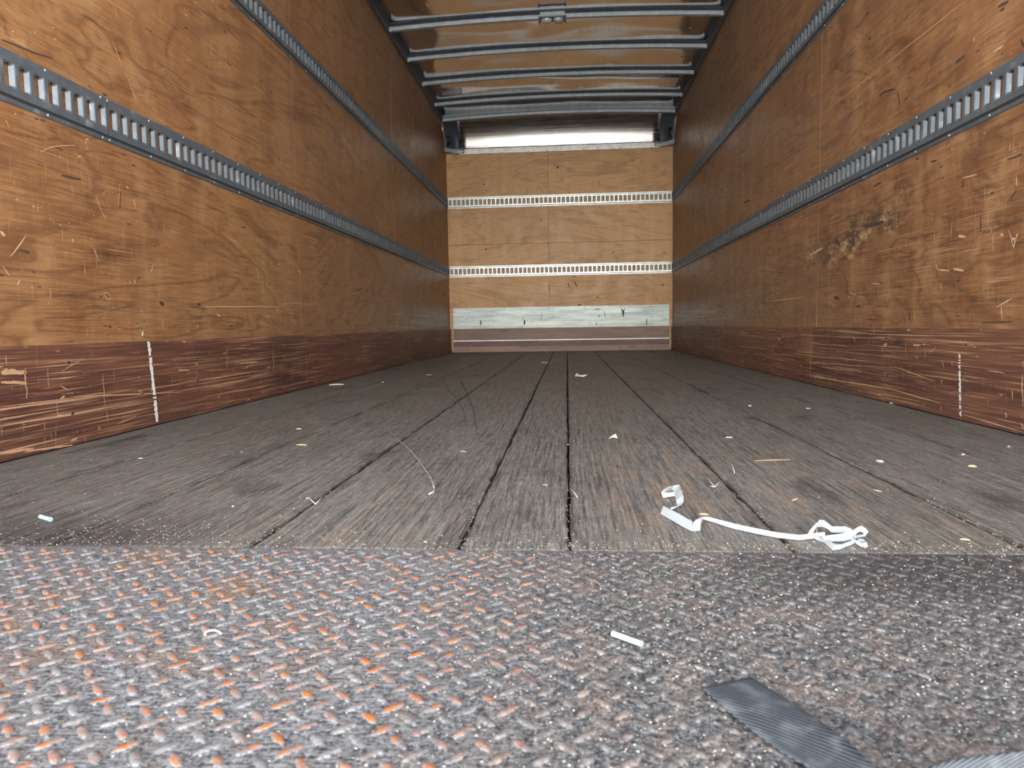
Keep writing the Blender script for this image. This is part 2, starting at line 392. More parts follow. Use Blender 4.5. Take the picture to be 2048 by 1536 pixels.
# ------------------------------------------------------------------ side walls
def marks_mesh(name, strokes, X, nx, off):
    """strokes: list of [(px,py,width_m),...] polylines laid on the wall plane x = X; thin raised slivers"""
    vs, fs = [], []
    for st in strokes:
        P = [on_x(a, b, X) for a, b, _ in st]; base = len(vs); n = len(st)
        for i, p in enumerate(P):
            t = (P[min(i+1, n-1)] - P[max(i-1, 0)]); t.x = 0; t.normalize()
            wd_ = st[i][2]*.75; wd_ = wd_ if wd_ < .004 else .004+(wd_-.004)*.5
            s = Vector((0, -t.z, t.y)) * (wd_/2)
            for sg in (-1, 1):
                q = p + s*sg*rnd.uniform(.7, 1.3); vs += [(X+nx*off, q.y, q.z)]
        for i in range(n-1): fs.append((base+2*i, base+2*i+1, base+2*i+3, base+2*i+2))
    me = mesh(name, vs, fs); return me
def wall(side):
    L = side == 'left'; X = XL if L else XR; nx = 1 if L else -1
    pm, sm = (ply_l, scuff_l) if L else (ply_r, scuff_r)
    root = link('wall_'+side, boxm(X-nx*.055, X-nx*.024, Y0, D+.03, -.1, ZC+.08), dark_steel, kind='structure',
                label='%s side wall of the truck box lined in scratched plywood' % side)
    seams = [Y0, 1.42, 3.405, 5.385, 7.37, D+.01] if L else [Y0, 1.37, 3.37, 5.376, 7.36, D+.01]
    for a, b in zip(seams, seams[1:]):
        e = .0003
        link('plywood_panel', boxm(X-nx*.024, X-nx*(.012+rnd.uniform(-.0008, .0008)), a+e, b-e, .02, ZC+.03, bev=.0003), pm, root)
        # scuff board with a bevelled top edge
        zt = .2663; x0 = X-nx*.012; x1 = X+nx*(.004+rnd.uniform(-.0008, .0008))
        bm = bmesh.new(); pr = [(x0, .003), (x1, .003), (x1, zt-.008), (x1-nx*.004, zt-.001), (x0, zt)]
        A = [bm.verts.new((x, a+.001, z)) for x, z in pr]; B = [bm.verts.new((x, b-.001, z)) for x, z in pr]
        for q in range(5): bm.faces.new((A[q], A[(q+1) % 5], B[(q+1) % 5], B[q]))
        bm.faces.new(A); bm.faces.new(B[::-1]); bmesh.ops.recalc_face_normals(bm, faces=bm.faces)
        link('scuff_board', bm, sm, root)
    # screws in the scuff boards
    sme = None
    ys = [1.75, 2.35, 2.95, 3.5, 4.1, 4.7, 5.3] if L else [1.75, 2.12, 2.6, 3.2, 3.9, 4.6, 5.3]
    for y in ys:
        for z in (.225, .13, .09, .025):
            if sme is None:
                bm = bmesh.new(); bmesh.ops.create_cone(bm, cap_ends=True, segments=10, radius1=.0055, radius2=.004, depth=.003, matrix=Matrix.Rotation(math.pi/2*nx, 4, 'Y'))
                sme = bpy.data.meshes.new('screw'); bm.to_mesh(sme); bm.free(); sme.materials.append(screw_m)
            o = link('screw', sme, None, root); o.location = (X+nx*.0045, y+rnd.uniform(-.02, .02), z+rnd.uniform(-.008, .008))
    # top rail that carries the roof bows
    bm = bmesh.new(); box(bm, X-nx*.012, X+nx*.012, Y0, D, ZC-.012, ZC+.05, bev=.002); box(bm, X-nx*.012, X+nx*.03, Y0, D, ZC+.036, ZC+.048, bev=.001)
    link('top_rail', bm, dark_steel, root)
    return root, X, nx
wl, _, _ = wall('left'); wr, _, _ = wall('right')

def stroke(pts, s, ox, oy, w):   # crop coordinates -> frame pixels, tapering width
    n = len(pts)
    return [(ox+a*s, oy+b*s, w*(.35+.65*math.sin(math.pi*(i+.35)/(n-.3)))) for i, (a, b) in enumerate(pts)]
c1 = lambda pts, w=.003: stroke(pts, .3418, 0, 0, w)
c5 = lambda pts, w=.003: stroke(pts, .43945, 0, 525, w)
c4 = lambda pts, w=.003: stroke(pts, .3457, 1340, 0, w)
c6 = lambda pts, w=.003: stroke(pts, .36523, 1300, 525, w)
def seg(a, b, n=4, j=2):
    n = n*2
    return [(a[0]+(b[0]-a[0])*i/n + rnd.uniform(-j, j), a[1]+(b[1]-a[1])*i/n) for i in range(n+1)]
XPL, XPR = XL-.012, XR+.012
left_pale = [c1(seg((655, 235), (712, 385)), .0035), c1(seg((735, 430), (808, 615)), .0035), c1(seg((700, 1065), (690, 1215)), .002),
    c1(seg((555, 1140), (620, 1300)), .003), c1(seg((150, 1380), (60, 1500)), .005), c1([(235, 890), (290, 862), (360, 852), (440, 850)], .003),
    c1(seg((0, 1352), (28, 1380), 2), .014), c1(seg((1165, 60), (1210, 110)), .003), c1(seg((1228, 240), (1235, 330)), .004), c1(seg((1320, 620), (1335, 665)), .003),
    c1([(1465, 500), (1500, 515), (1545, 545), (1550, 520), (1530, 490)], .003), c1(seg((1695, 700), (1780, 790)), .002), c1(seg((780, 1175), (792, 1215), 2), .006),
    c1(seg((738, 1092), (752, 1102), 2), .01), c1(seg((30, 700), (50, 745), 2), .003), c1(seg((540, 1440), (580, 1530)), .003), c1(seg((1340, 1400), (1390, 1418)), .003),
    c1(seg((1060, 1050), (1120, 1075)), .002), c1(seg((520, 10), (600, 60)), .002), c1(seg((850, 180), (853, 200), 2), .005), c1(seg((420, 1395), (428, 1420), 2), .006),
    c5([(470, 140), (483, 136), (497, 150), (504, 168), (490, 168), (476, 156), (470, 140)], .0035), c5(seg((695, 10), (685, 40)), .005),
    c5(seg((608, 80), (614, 97), 2), .01), c5(seg((930, 202), (1270, 200), 5), .006), c5([(1270, 200), (1300, 186), (1340, 184), (1400, 190), (1440, 188)], .004),
    c5(seg((985, 235), (1000, 245), 2), .014), c5(seg((1355, 38), (1368, 45), 2), .014), c5(seg((1440, 185), (1444, 212), 2), .005), c5(seg((640, 208), (648, 232)), .003),
    c5(seg((745, 245), (740, 300)), .003), c5(seg((1570, 165), (1650, 118)), .004), c5(seg((1655, 108), (1655, 165)), .004), c5(seg((1600, 140), (1640, 150)), .003),
    c5(seg((895, 282), (902, 295), 2), .008), c5(seg((1330, 262), (1342, 268), 2), .01), c5(seg((228, 118), (230, 170)), .003), c5(seg((10, 15), (40, 60)), .003),
    c5(seg((850, 310), (856, 316), 2), .006), c5(seg((1172, 20), (1178, 100)), .005), c5(seg((75, 105), (90, 80)), .005)]
left_dark = [c1(seg((1605, 805), (1625, 880)), .004), c1(seg((1675, 870), (1680, 1000)), .003), c1(seg((705, 1120), (698, 1225)), .004), c1(seg((360, 1025), (470, 1050)), .009),
    c1([(10, 232), (120, 275), (200, 310), (300, 340)], .006), c1(seg((110, 1462), (170, 1475), 2), .008), c5(seg((725, 185), (745, 190), 2), .03), c5(seg((1770, 190), (1772, 235), 3), .02),
    c5(seg((485, 142), (497, 160), 2), .005), c5(seg((1620, 130), (1650, 118), 2), .016), c5(seg((895, 190), (912, 192), 2), .02)]
right_pale = [c4(seg((885, 655), (1280, 345), 8), .003), c4(seg((1280, 345), (1700, 12), 8), .0035), c4(seg((1690, 1030), (1775, 1010)), .005), c4(seg((2007, 1018), (2007, 1075)), .005),
    c4([(1960, 1330), (1975, 1370), (1990, 1435)], .005), c4([(2015, 1350), (2000, 1385), (1990, 1435)], .008), c4(seg((1975, 1375), (2008, 1390), 2), .012), c4(seg((810, 1478), (885, 1435), 3), .022),
    c4(seg((1670, 1365), (1710, 1370), 3), .016), c4(seg((250, 965), (247, 1185), 5), .004), c4(seg((1325, 965), (1325, 1045)), .003), c4(seg((1870, 300), (1930, 265)), .008),
    c4(seg((1975, 830), (1965, 870)), .004), c4(seg((1335, 1115), (1350, 1098), 2), .006), c4(seg((1055, 1455), (1058, 1510)), .005), c4(seg((865, 250), (865, 640), 6), .002),
    c4(seg((750, 1255), (775, 1248), 2), .006), c4(seg((1860, 1320), (1860, 1350), 2), .004), c4(seg((440, 10), (436, 60)), .006),
    c6(seg((630, 215), (840, 190), 5), .006), c6(seg((710, 212), (714, 262)), .005), c6(seg((1593, 112), (1602, 158)), .004), c6([(1090, 135), (1100, 165), (1135, 180)], .005),
    c6(seg((1220, 115), (1265, 117), 3), .006), c6(seg((1085, 185), (1095, 192), 2), .009), c6(seg((905, 60), (908, 290), 5), .004), c6(seg((848, 300), (850, 325), 2), .012),
    c6(seg((1665, 35), (1720, 45), 3), .012), c6(seg((1580, 38), (1640, 45), 3), .008), c6(seg((1925, 240), (1930, 310), 3), .006), c6(seg((1900, 245), (1985, 195), 3), .005),
    c6(seg((1565, 5), (1580, 45)), .004), c6(seg((1108, 0), (1100, 60)), .003), c6(seg((600, 30), (690, 40), 3), .004), c6(seg((545, 172), (555, 185), 2), .012), c6(seg((1410, 280), (1415, 335)), .003)]
right_dark = [c4([(1212, 555), (1240, 530), (1305, 515)], .014), c4(seg((1320, 530), (1330, 600)), .012), c4(seg((1180, 1080), (1225, 1055), 3), .016), c4(seg((425, 1175), (465, 1158), 3), .025),
    c4(seg((1900, 40), (1960, 5), 3), .014), c4(seg((1655, 365), (1700, 325), 3), .014), c4(seg((1970, 1155), (2005, 1105), 3), .008), c4(seg((1950, 925), (2045, 890), 3), .008), c4(seg((1150, 230), (1160, 215), 2), .02),
    c4(seg((1510, 935), (1545, 930), 2), .008), c4(seg((2035, 225), (2048, 270), 2), .02), c4(seg((1005, 160), (1010, 178), 2), .012), c4(seg((1800, 1250), (1800, 1340), 3), .007),
    c4(seg((1120, 1310), (1240, 1285), 4), .03), c4(seg((960, 1385), (985, 1420), 3), .03), c6(seg((1012, 190), (1035, 198), 2), .025), c6(seg((1130, 240), (1155, 240), 2), .014),
    c6(seg((400, 200), (402, 218), 2), .012), c6(seg((402, 265), (406, 275), 2), .02), c6(seg((1820, 330), (1985, 325), 4), .006), c6(seg((1238, 130), (1240, 210), 3), .004)]
for root, X, nx, pale, dk in ((wl, XPL, 1, left_pale, left_dark), (wr, XPR, -1, right_pale, right_dark)):
    link('gouge_marks', marks_mesh('gouge_marks', pale, X, nx, .0011), pale_gouge, root, kind='stuff', label='pale gouges and scratches in the varnish')
    link('scuff_marks', marks_mesh('scuff_marks', dk, X, nx, .0013), black_gouge, root, kind='stuff', label='dark scuffs on the plywood')
# marks on the scuff boards, plus the white painted lines
sl = [c5(seg((0, 500), (115, 500), 5, 6), .03), c5(seg((0, 545), (120, 548), 5, 6), .014), c5(seg((112, 480), (120, 620), 6, 4), .006), c5(seg((465, 505), (476, 655), 6), .004), c5(seg((1242, 400), (1243, 500), 5), .006),
      c5(seg((1030, 390), (1034, 490), 5), .004), c5(seg((0, 657), (310, 618), 8, 1), .003), c5(seg((330, 612), (820, 590), 8), .005), c5(seg((820, 585), (1240, 510), 6), .003), c5(seg((280, 495), (380, 435), 4), .003),
      c5(seg((110, 860), (330, 830), 5, 5), .008), c5(seg((270, 560), (310, 580), 3), .004), c5(seg((25, 420), (28, 470), 3), .003), c5(seg((530, 735), (620, 700), 4), .004), c5(seg((1095, 460), (1170, 452), 3), .01),
      c5(seg((0, 870), (150, 845), 5), .01), c5(seg((640, 595), (655, 600), 2), .012), c5(seg((810, 490), (860, 490), 3), .01)]
sr = [c6(seg((880, 355), (880, 640), 9, 4), .012), c6(seg((1275, 450), (1275, 500), 3), .004), c6(seg((1402, 435), (1402, 510), 4), .004), c6(seg((900, 550), (1380, 580), 8), .003), c6(seg((890, 625), (1310, 690), 8), .006),
      c6(seg((1310, 690), (1590, 770), 6), .005), c6(seg((640, 520), (770, 545), 4), .006), c6(seg((770, 530), (770, 570), 3), .006), c6(seg((1340, 570), (1560, 650), 6), .004), c6(seg((1600, 535), (1610, 575), 3), .005),
      c6(seg((1655, 540), (1660, 570), 3), .004), c6(seg((1850, 590), (1945, 605), 4), .004), c6(seg((2040, 610), (2045, 790), 4), .006), c6(seg((1985, 700), (1988, 750), 3), .006), c6(seg((1950, 820), (1955, 850), 3), .01),
      c6(seg((1530, 500), (1570, 460), 3), .004), c6(seg((2035, 880), (2048, 910), 2), .006), c6(seg((1600, 640), (1600, 665), 2), .006), c6(seg((1595, 790), (1600, 812), 2), .008), c6(seg((1285, 598), (1287, 612), 2), .008),
      c6(seg((1285, 715), (1287, 730), 2), .008), c6(seg((1710, 830), (2048, 930), 8), .004), c6(seg((910, 470), (1560, 490), 9), .002), c6(seg((1180, 700), (1480, 760), 6), .003)]
link('gouge_marks', marks_mesh('gouge_marks', sl, XL+.004, 1, .0012), bare_wood, wl, kind='stuff', label='bare wood gouges along the scuff board')
link('gouge_marks', marks_mesh('gouge_marks', sr, XR-.004, -1, .0012), bare_wood, wr, kind='stuff', label='bare wood gouges along the scuff board')
def paint_line(root, X, nx, pts, width, gaps):
    vs, fs = [], []; n = 46
    for i in range(n):
        if rnd.random() < gaps: continue
        t0, t1 = i/n, (i+1)/n
        a = on_x(*[pts[0][q]+(pts[1][q]-pts[0][q])*t0 for q in (0, 1)], X); b = on_x(*[pts[0][q]+(pts[1][q]-pts[0][q])*t1 for q in (0, 1)], X)
        w0 = width*rnd.uniform(.6, 1.1)/2; o = rnd.uniform(-.0015, .0015); B = len(vs)
        vs += [(X+nx*.0016, a.y-w0+o, a.z), (X+nx*.0016, a.y+w0+o, a.z), (X+nx*.0016, b.y+w0+o, b.z), (X+nx*.0016, b.y-w0+o, b.z)]
        fs.append((B, B+1, B+2, B+3))
    link('paint_line', mesh('paint_line', vs, fs), white_paint, root, label='white painted upright line')
paint_line(wl, XL+.004, 1, ((296, 683), (314, 847)), .017, .04)
paint_line(wr, XR-.004, -1, ((1920, 708), (1922, 835)), .011, .12)
link('paint_line', marks_mesh('paint_dab', [c5(seg((648, 312), (644, 336), 4, 1), .012)], XPL, 1, .0016), white_paint, wl, label='small white paint dab')

# ------------------------------------------------------------------ cargo tracks
P = .0475
TS = [0, .0022, .0120, .0165, .032, .0355, .041, .086, .0915, .095, .1085, .1130, .1228, .125]
NB = [.0005, .0028, .0028, .012, .012, .012, .012, .012, .012, .012, .012, .0028, .0028, .0005]
HS = [None]*4 + [.0075, .0015, .0065, .0065, .0015, .0075] + [None]*4
def track_mesh(length, axis_pt, mat):
    """axis_pt(s, t, n) -> world point. A pressed steel track: flanges, raised face, slots with rolled-in edges."""
    n = max(1, round(length/P)); pitch = length/n
    cols_off = [-.0180, -.0155, -.0125, -.0098, None, None, .0098, .0125, .0155, .0180]
    vs, idx, fs = [], {}, []
    scols = []
    for c in range(n):
        ctr = (c+.5)*pitch
        for k, o in enumerate(cols_off): scols.append((ctr, k))
    scols = [(0.0, -1)] + scols + [(length, -1)]
    def dep(k):      # how far the column has rolled in towards the wall
        return {0: 0, 1: .0014, 2: .0045, 3: .0075, 4: .0096, 5: .0096, 6: .0075, 7: .0045, 8: .0014, 9: 0}.get(k, 0)
    for ci, (ctr, k) in enumerate(scols):
        for ti, t in enumerate(TS):
            hh = {5: .0025, 8: .0025}.get(ti, .0078)
            if k == -1: s = ctr
            elif k in (4, 5): s = ctr + (-hh if k == 4 else hh)
            else: s = ctr + cols_off[k]
            g = 1.0 if ti in (6, 7) else (.25 if ti in (5, 8) else 0)
            nn = NB[ti] - dep(k)*g
            idx[ci, ti] = len(vs); vs.append(axis_pt(s, t, nn))
    for ci in range(len(scols)-1):
        hole = scols[ci][1] == 4
        for ti in range(len(TS)-1):
            if hole and ti in (5, 6, 7): continue
            fs.append((idx[ci, ti], idx[ci+1, ti], idx[ci+1, ti+1], idx[ci, ti+1]))
    me = mesh('rail_section', vs, fs)
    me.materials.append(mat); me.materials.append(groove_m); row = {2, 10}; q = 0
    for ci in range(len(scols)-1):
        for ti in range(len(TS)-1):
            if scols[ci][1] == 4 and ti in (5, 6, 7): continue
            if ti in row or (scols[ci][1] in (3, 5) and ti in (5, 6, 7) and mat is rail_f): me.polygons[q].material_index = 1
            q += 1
    return me
rb = bmesh.new(); bmesh.ops.create_uvsphere(rb, u_segments=8, v_segments=5, radius=.0038); bmesh.ops.scale(rb, vec=(1, 1, .45), verts=rb.verts)
rme = bpy.data.meshes.new('rivet'); rb.to_mesh(rme); rb.free(); rme.materials.append(rivet_m); rme.polygons.foreach_set('use_smooth', [True]*len(rme.polygons))
def cargo_track(label, mode, z0, cuts):
    root = empty('cargo_track', ((XPL if mode == 'L' else XPR if mode == 'R' else 0), (D if mode == 'F' else cuts[0]), z0), label=label, cat='cargo track')
    def wp(s0):
        def f(s, t, n):
            if mode == 'L': return (XPL+n+.0012, s0+s, z0+t)
            if mode == 'R': return (XPR-n-.0012, s0+s, z0+t)
            return (s0+s, D-n-.0012, z0+t)
        return f
    for a, b in zip(cuts, cuts[1:]):
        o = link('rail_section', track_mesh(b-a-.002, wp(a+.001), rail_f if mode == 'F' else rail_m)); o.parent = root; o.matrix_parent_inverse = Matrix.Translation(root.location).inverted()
        nr = max(2, round((b-a)/.2032)); p = (b-a-.03)/nr
        rot = {'L': Matrix.Rotation(math.pi/2, 4, 'Y'), 'R': Matrix.Rotation(-math.pi/2, 4, 'Y'), 'F': Matrix.Rotation(math.pi/2, 4, 'X')}[mode]
        for k in range(nr+1):
            for t in (.0075, .1175):
                q = bpy.data.objects.new('rivet', rme); COL.objects.link(q); q.parent = root
                q.matrix_basis = Matrix.Translation(Vector(wp(a)(.015+k*p, t, .0036))-root.location) @ rot
    return root
ends = D-.016
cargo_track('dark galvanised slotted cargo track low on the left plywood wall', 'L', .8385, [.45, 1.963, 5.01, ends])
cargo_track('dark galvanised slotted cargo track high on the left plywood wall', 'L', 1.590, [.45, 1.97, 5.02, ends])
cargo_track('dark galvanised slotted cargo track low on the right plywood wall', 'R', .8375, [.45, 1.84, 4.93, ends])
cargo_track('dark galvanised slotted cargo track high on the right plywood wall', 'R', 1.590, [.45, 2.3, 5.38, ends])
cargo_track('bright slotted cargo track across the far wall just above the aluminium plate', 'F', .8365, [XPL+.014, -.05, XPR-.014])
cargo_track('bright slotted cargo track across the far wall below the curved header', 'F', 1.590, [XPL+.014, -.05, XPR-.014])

# ------------------------------------------------------------------ far wall
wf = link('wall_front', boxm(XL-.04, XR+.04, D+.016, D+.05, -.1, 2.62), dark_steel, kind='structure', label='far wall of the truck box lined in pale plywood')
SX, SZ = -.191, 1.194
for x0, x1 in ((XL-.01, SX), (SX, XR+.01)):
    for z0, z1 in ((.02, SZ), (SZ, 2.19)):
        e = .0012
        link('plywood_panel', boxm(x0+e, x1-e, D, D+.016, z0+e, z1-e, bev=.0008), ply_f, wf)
scr = bmesh.new(); bmesh.ops.create_uvsphere(scr, u_segments=8, v_segments=5, radius=.005); bmesh.ops.scale(scr, vec=(1, .5, 1), verts=scr.verts)
scw = bpy.data.meshes.new('screw'); scr.to_mesh(scw); scr.free(); scw.materials.append(rivet_m)
scd = scw.copy(); scd.materials.clear(); scd.materials.append(screw_m)
SXS = [-1.115, -.69, -.2, .2, .585, .92]
for x in SXS:
    for z in (2.145, 1.83, 1.78, 1.5, 1.33, 1.21, 1.175, 1.0, .79, .6):
        if x in (-1.115, .92) and z in (1.78,): continue
        o = link('screw', scw, None, wf); o.location = (x+rnd.uniform(-.006, .006), D-.001, z+rnd.uniform(-.006, .006))
    for z in (.245, .155, .105, .03):
        o = link('screw', scd, None, wf); o.location = (x, D-.021, z)
def kick(x0, x1, z0, z1, mat, th=.02):
    return link('kick_board', boxm(x0, x1, D-th, D, z0, z1, bev=.0015), mat, wf)
kick(-1.268, 1.116, .137, .263, kick_m); kick(-1.268, 1.116, .068, .124, kick_r); kick(-1.268, 1.116, .003, .067, kick_m)
link('metal_strip', boxm(-1.268, 1.116, D-.019, D, .125, .136), alu, wf, label='thin aluminium strip between the kick boards')
# scratched aluminium plate: its own sheet with a slightly buckled lower edge
def sheet():
    vs, fs = [], []; nx_, nz = 60, 8
    for i in range(nx_+1):
        for j in range(nz+1):
            x = -1.268+2.384*i/nx_; z = .266+.231*j/nz
            b = .004*math.exp(-((x+.95)/.05)**2-((z-.29)/.03)**2) + .004*math.exp(-((x+.47)/.05)**2-((z-.29)/.04)**2)+.003*math.exp(-((x-.6)/.03)**2-((z-.42)/.03)**2)
            if j == 0: z += .004*math.sin(i*1.1)*math.exp(-((x+.35)/.25)**2)
            vs.append((x, D-.0035-b, z))
    for i in range(nx_):
        for j in range(nz):
            a = i*(nz+1)+j; fs.append((a, a+nz+1, a+nz+2, a+1))
    me = mesh('kick_plate', vs, fs); return me
pl = empty('kick_plate', (0, D, .266), label='scratched bright aluminium kick plate across the bottom of the far plywood wall', cat='metal plate')
def pin(o): o.parent = pl; o.matrix_parent_inverse = Matrix.Translation(pl.location).inverted(); return o
k = NM('dented_aluminium_sheet', .5, .55)
n1 = k.noise(1.0, k.map((3, 1, 24)), det=5); sc1 = k.noise(1.0, k.map((9, 1, 130)), det=3); sc2 = k.noise(1.0, k.map((60, 1, 14), rot=(0, .5, 0)), det=3)
c = k.mix(k.ramp(n1, .3, .7), (.25, .29, .28), (.46, .5, .475)); c = k.mix(k.ramp(sc1, .56, .66, 0, .6), c, (.2, .22, .21)); c = k.mix(k.ramp(sc2, .68, .72, 0, .6), c, (.15, .15, .14))
k.bump(n1, .3, .003); sheet_m = k.color(c)
o = pin(link('sheet', sheet(), sheet_m)); so = o.modifiers.new('s', 'SOLIDIFY'); so.thickness = .002; so.offset = -1
for x in SXS:
    for z in (.482, .37) if abs(x) > .9 else (.482,):
        o = pin(link('screw', scd)); o.location = (x, D-.0055, z)
# scars on the plate
def strokes_y(name, strokes, Y):
    vs, fs = [], []
    for st in strokes:
        Q = [Vector(on_y(a, b, Y)) for a, b, _ in st]; B = len(vs); n = len(st)
        for i, p in enumerate(Q):
            t = Q[min(i+1, n-1)]-Q[max(i-1, 0)]; t.y = 0; t.normalize(); s = Vector((-t.z, 0, t.x))*st[i][2]/2
            for sg in (-1, 1): q = p+s*sg*rnd.uniform(.6, 1.3); vs.append((q.x, Y, q.z))
        for i in range(n-1): fs.append((B+2*i, B+2*i+1, B+2*i+3, B+2*i+2))
    return mesh(name, vs, fs)
cb = lambda pts, w: stroke(pts, .2539, 860, 580, w)
scars = [cb(seg((398, 240), (402, 275), 3, 1), .018), cb(seg((745, 235), (744, 275), 3, 1), .018), cb([(1508, 150), (1522, 170), (1522, 210)], .018), cb([(1532, 150), (1524, 168), (1522, 185)], .012), cb(seg((1706, 225), (1708, 280), 3, 1), .01),
         cb(seg((1370, 165), (1385, 220), 3), .006), cb(seg((1335, 195), (1330, 215), 2), .008), cb(seg((1310, 255), (1310, 275), 2), .01), cb(seg((880, 180), (876, 240), 3), .004), cb(seg((725, 215), (740, 235), 2), .006), cb(seg((1300, 150), (1345, 152), 2), .01)]
pin(link('dent_marks', strokes_y('dent_marks', scars, D-.0105), black_gouge, kind='stuff', label='dark dents and nicks'))
c3 = lambda pts, w: stroke(pts, .3256, 860, 220, w)
fd = [c3(seg((790, 345), (780, 360), 2), .02), c3(seg((328, 455), (334, 460), 2), .02), c3(seg((848, 1060), (856, 1090), 2), .01), c3(seg((885, 1050), (905, 1088), 3), .012), c3(seg((1430, 1065), (1430, 1085), 2), .015), c3(seg((1125, 868), (1125, 882), 2), .014),
      c3(seg((675, 685), (692, 670), 2), .008), c3(seg((340, 855), (352, 855), 2), .018), c3(seg((1438, 870), (1438, 880), 2), .014), c3(seg((730, 1080), (735, 1115), 3), .008), c3(seg((905, 1195), (930, 1198), 2), .016), c3(seg((880, 1025), (895, 1020), 2), .008), c3(seg((1020, 1150), (1040, 1152), 2), .01)]
link('scuff_marks', strokes_y('scuff_marks', fd, D-.0012), black_gouge, wf, kind='stuff', label='small dark nicks in the pale plywood')

# ------------------------------------------------------------------ roof skin and bows
ARCH = .036
def zr(x):   # arch of the roof
    u = (x-(XL+XR)/2)/((XR-XL)/2); return ARCH*(1-u*u)
vs, fs = [], []; NX, NY = 24, 110
for j in range(NY+1):
    y = Y0+(D-.2-Y0)*j/NY
    for i in range(NX+1):
        x = XL+.0+(XR-XL)*i/NX
        vs.append((x, y, ZC+.041+zr(x)+.004*math.sin(y*10.64+.3)*math.sin(i/NX*math.pi)))
for j in range(NY):
    for i in range(NX): a = j*(NX+1)+i; fs.append((a, a+NX+1, a+NX+2, a+1))
ceil = link('ceiling', mesh('ceiling', vs, fs), roof_m, kind='structure', label='rippled aluminium roof skin', smooth=True)
so = ceil.modifiers.new('s', 'SOLIDIFY'); so.thickness = .02; so.offset = -1
def arch_sweep(prof, x0=XL+.012, x1=XR-.012, n=20):
    bm = bmesh.new(); prev = None
    for i in range(n+1):
        x = x0+(x1-x0)*i/n
        ring = [bm.verts.new((x, y, z+zr(x))) for y, z in prof]
        if prev:
            for q in range(len(prof)): bm.faces.new((prev[q], prev[(q+1) % len(prof)], ring[(q+1) % len(prof)], ring[q]))
        else: bm.faces.new(ring)
        prev = ring
    bm.faces.new(prev[::-1]); bmesh.ops.recalc_face_normals(bm, faces=bm.faces); return bm
bows = [.55, 1.15, 1.74, 2.33, 2.93, 3.52, 4.11, 4.70, 5.30, 5.895, 6.48, 7.085]
names = {5.30: 'curved grey roof bow carrying the small dome lamp', 5.895: 'curved grey roof bow just beyond the dome lamp, second in view', 6.48: 'curved grey roof bow, third in view beyond the dome lamp', 7.085: 'curved grey roof bow nearest before the double header beam'}
for y in bows:
    z = ZC
    if y < 5: lab = 'curved grey roof bow overhead nearer the door than the dome lamp'
    else: lab = names[y]
    root = empty('roof_bow', ((XL+XR)/2, y, z), label=lab, cat='roof bow', group=None if y > 5 else 'roof bows overhead by the door')
    def adopt(o): o.parent = root; o.matrix_parent_inverse = Matrix.Translation(root.location).inverted(); return o
    adopt(link('bow_channel', arch_sweep([(y, z+.002), (y+.002, z), (y+.032, z), (y+.032, z+.026), (y, z+.026)]), bow_m))
    adopt(link('bow_web', arch_sweep([(y+.006, z+.0258), (y+.028, z+.0258), (y+.028, z+.038), (y+.006, z+.038)]), dark_steel))
    adopt(link('bow_mask_flange', arch_sweep([(y-.045, z+.0390), (y-.045, z+.0362), (y+.045, z+.0362), (y+.045, z+.0390)]), dark_steel))  # near side of this dark flange added to hide the channel's roof reflection
    for X, nx in ((XL, 1), (XR, -1)):
        bm = boxm(X+nx*.012, X+nx*.035, y-.003, y+.0, z-.004, z+.014, bev=.0005)
        adopt(link('end_clip', bm, bow_m))
        o = adopt(link('screw', scw)); o.location = (X+nx*.022, y-.005, z+.004)
# double header beam at the front
yb = 7.55
hb = empty('header_beam', ((XL+XR)/2, yb, ZC), label='double grey header beam across the roof above the curved metal cove', cat='beam')
for nm, prof in (('lower_channel', [(yb, ZC-.018), (yb+.05, ZC-.018), (yb+.05, ZC+.008), (yb, ZC+.008)]), ('upper_channel', [(yb-.02, ZC+.01), (yb+.04, ZC+.01), (yb+.04, ZC+.048), (yb-.012, ZC+.048)])):
    o = link(nm, arch_sweep(prof, XL+.004, XR-.004), bow_m); o.parent = hb; o.matrix_parent_inverse = Matrix.Translation(hb.location).inverted()
# cove
cv = empty('header_cove', (0, D, 2.17), label='curved polished aluminium cove between the roof and the far plywood wall', cat='metal panel')
def adc(o): o.parent = cv; o.matrix_parent_inverse = Matrix.Translation(cv.location).inverted(); return o
vs, fs = [], []; cx0, cx1 = -1.150, 1.000; N = 20
for j in range(N+1):
    a = j/N*math.pi/2
    y = (D-.012)-.255*(1-math.cos(a)); z = 2.222+.30*math.sin(a)
    for i in range(31):
        x = cx0+(cx1-cx0)*i/30; vs.append((x, y, z+zr(x)*j/N+.0008*math.sin(i*1.3)))
for j in range(N):
    for i in range(30): a = j*31+i; fs.append((a, a+1, a+32, a+31))
o = adc(link('cove_sheet', mesh('cove', vs, fs), cove_m, smooth=True)); so = o.modifiers.new('s', 'SOLIDIFY'); so.thickness = .003
adc(link('lip_strip', boxm(-1.165, 1.01, D-.022, D-.001, 2.170, 2.224, bev=.003), alu, label='bright aluminium lip along the bottom of the cove'))
adc(link('lip_ridge', boxm(-1.06, .93, D-.026, D-.021, 2.212, 2.226, bev=.0015), alu))
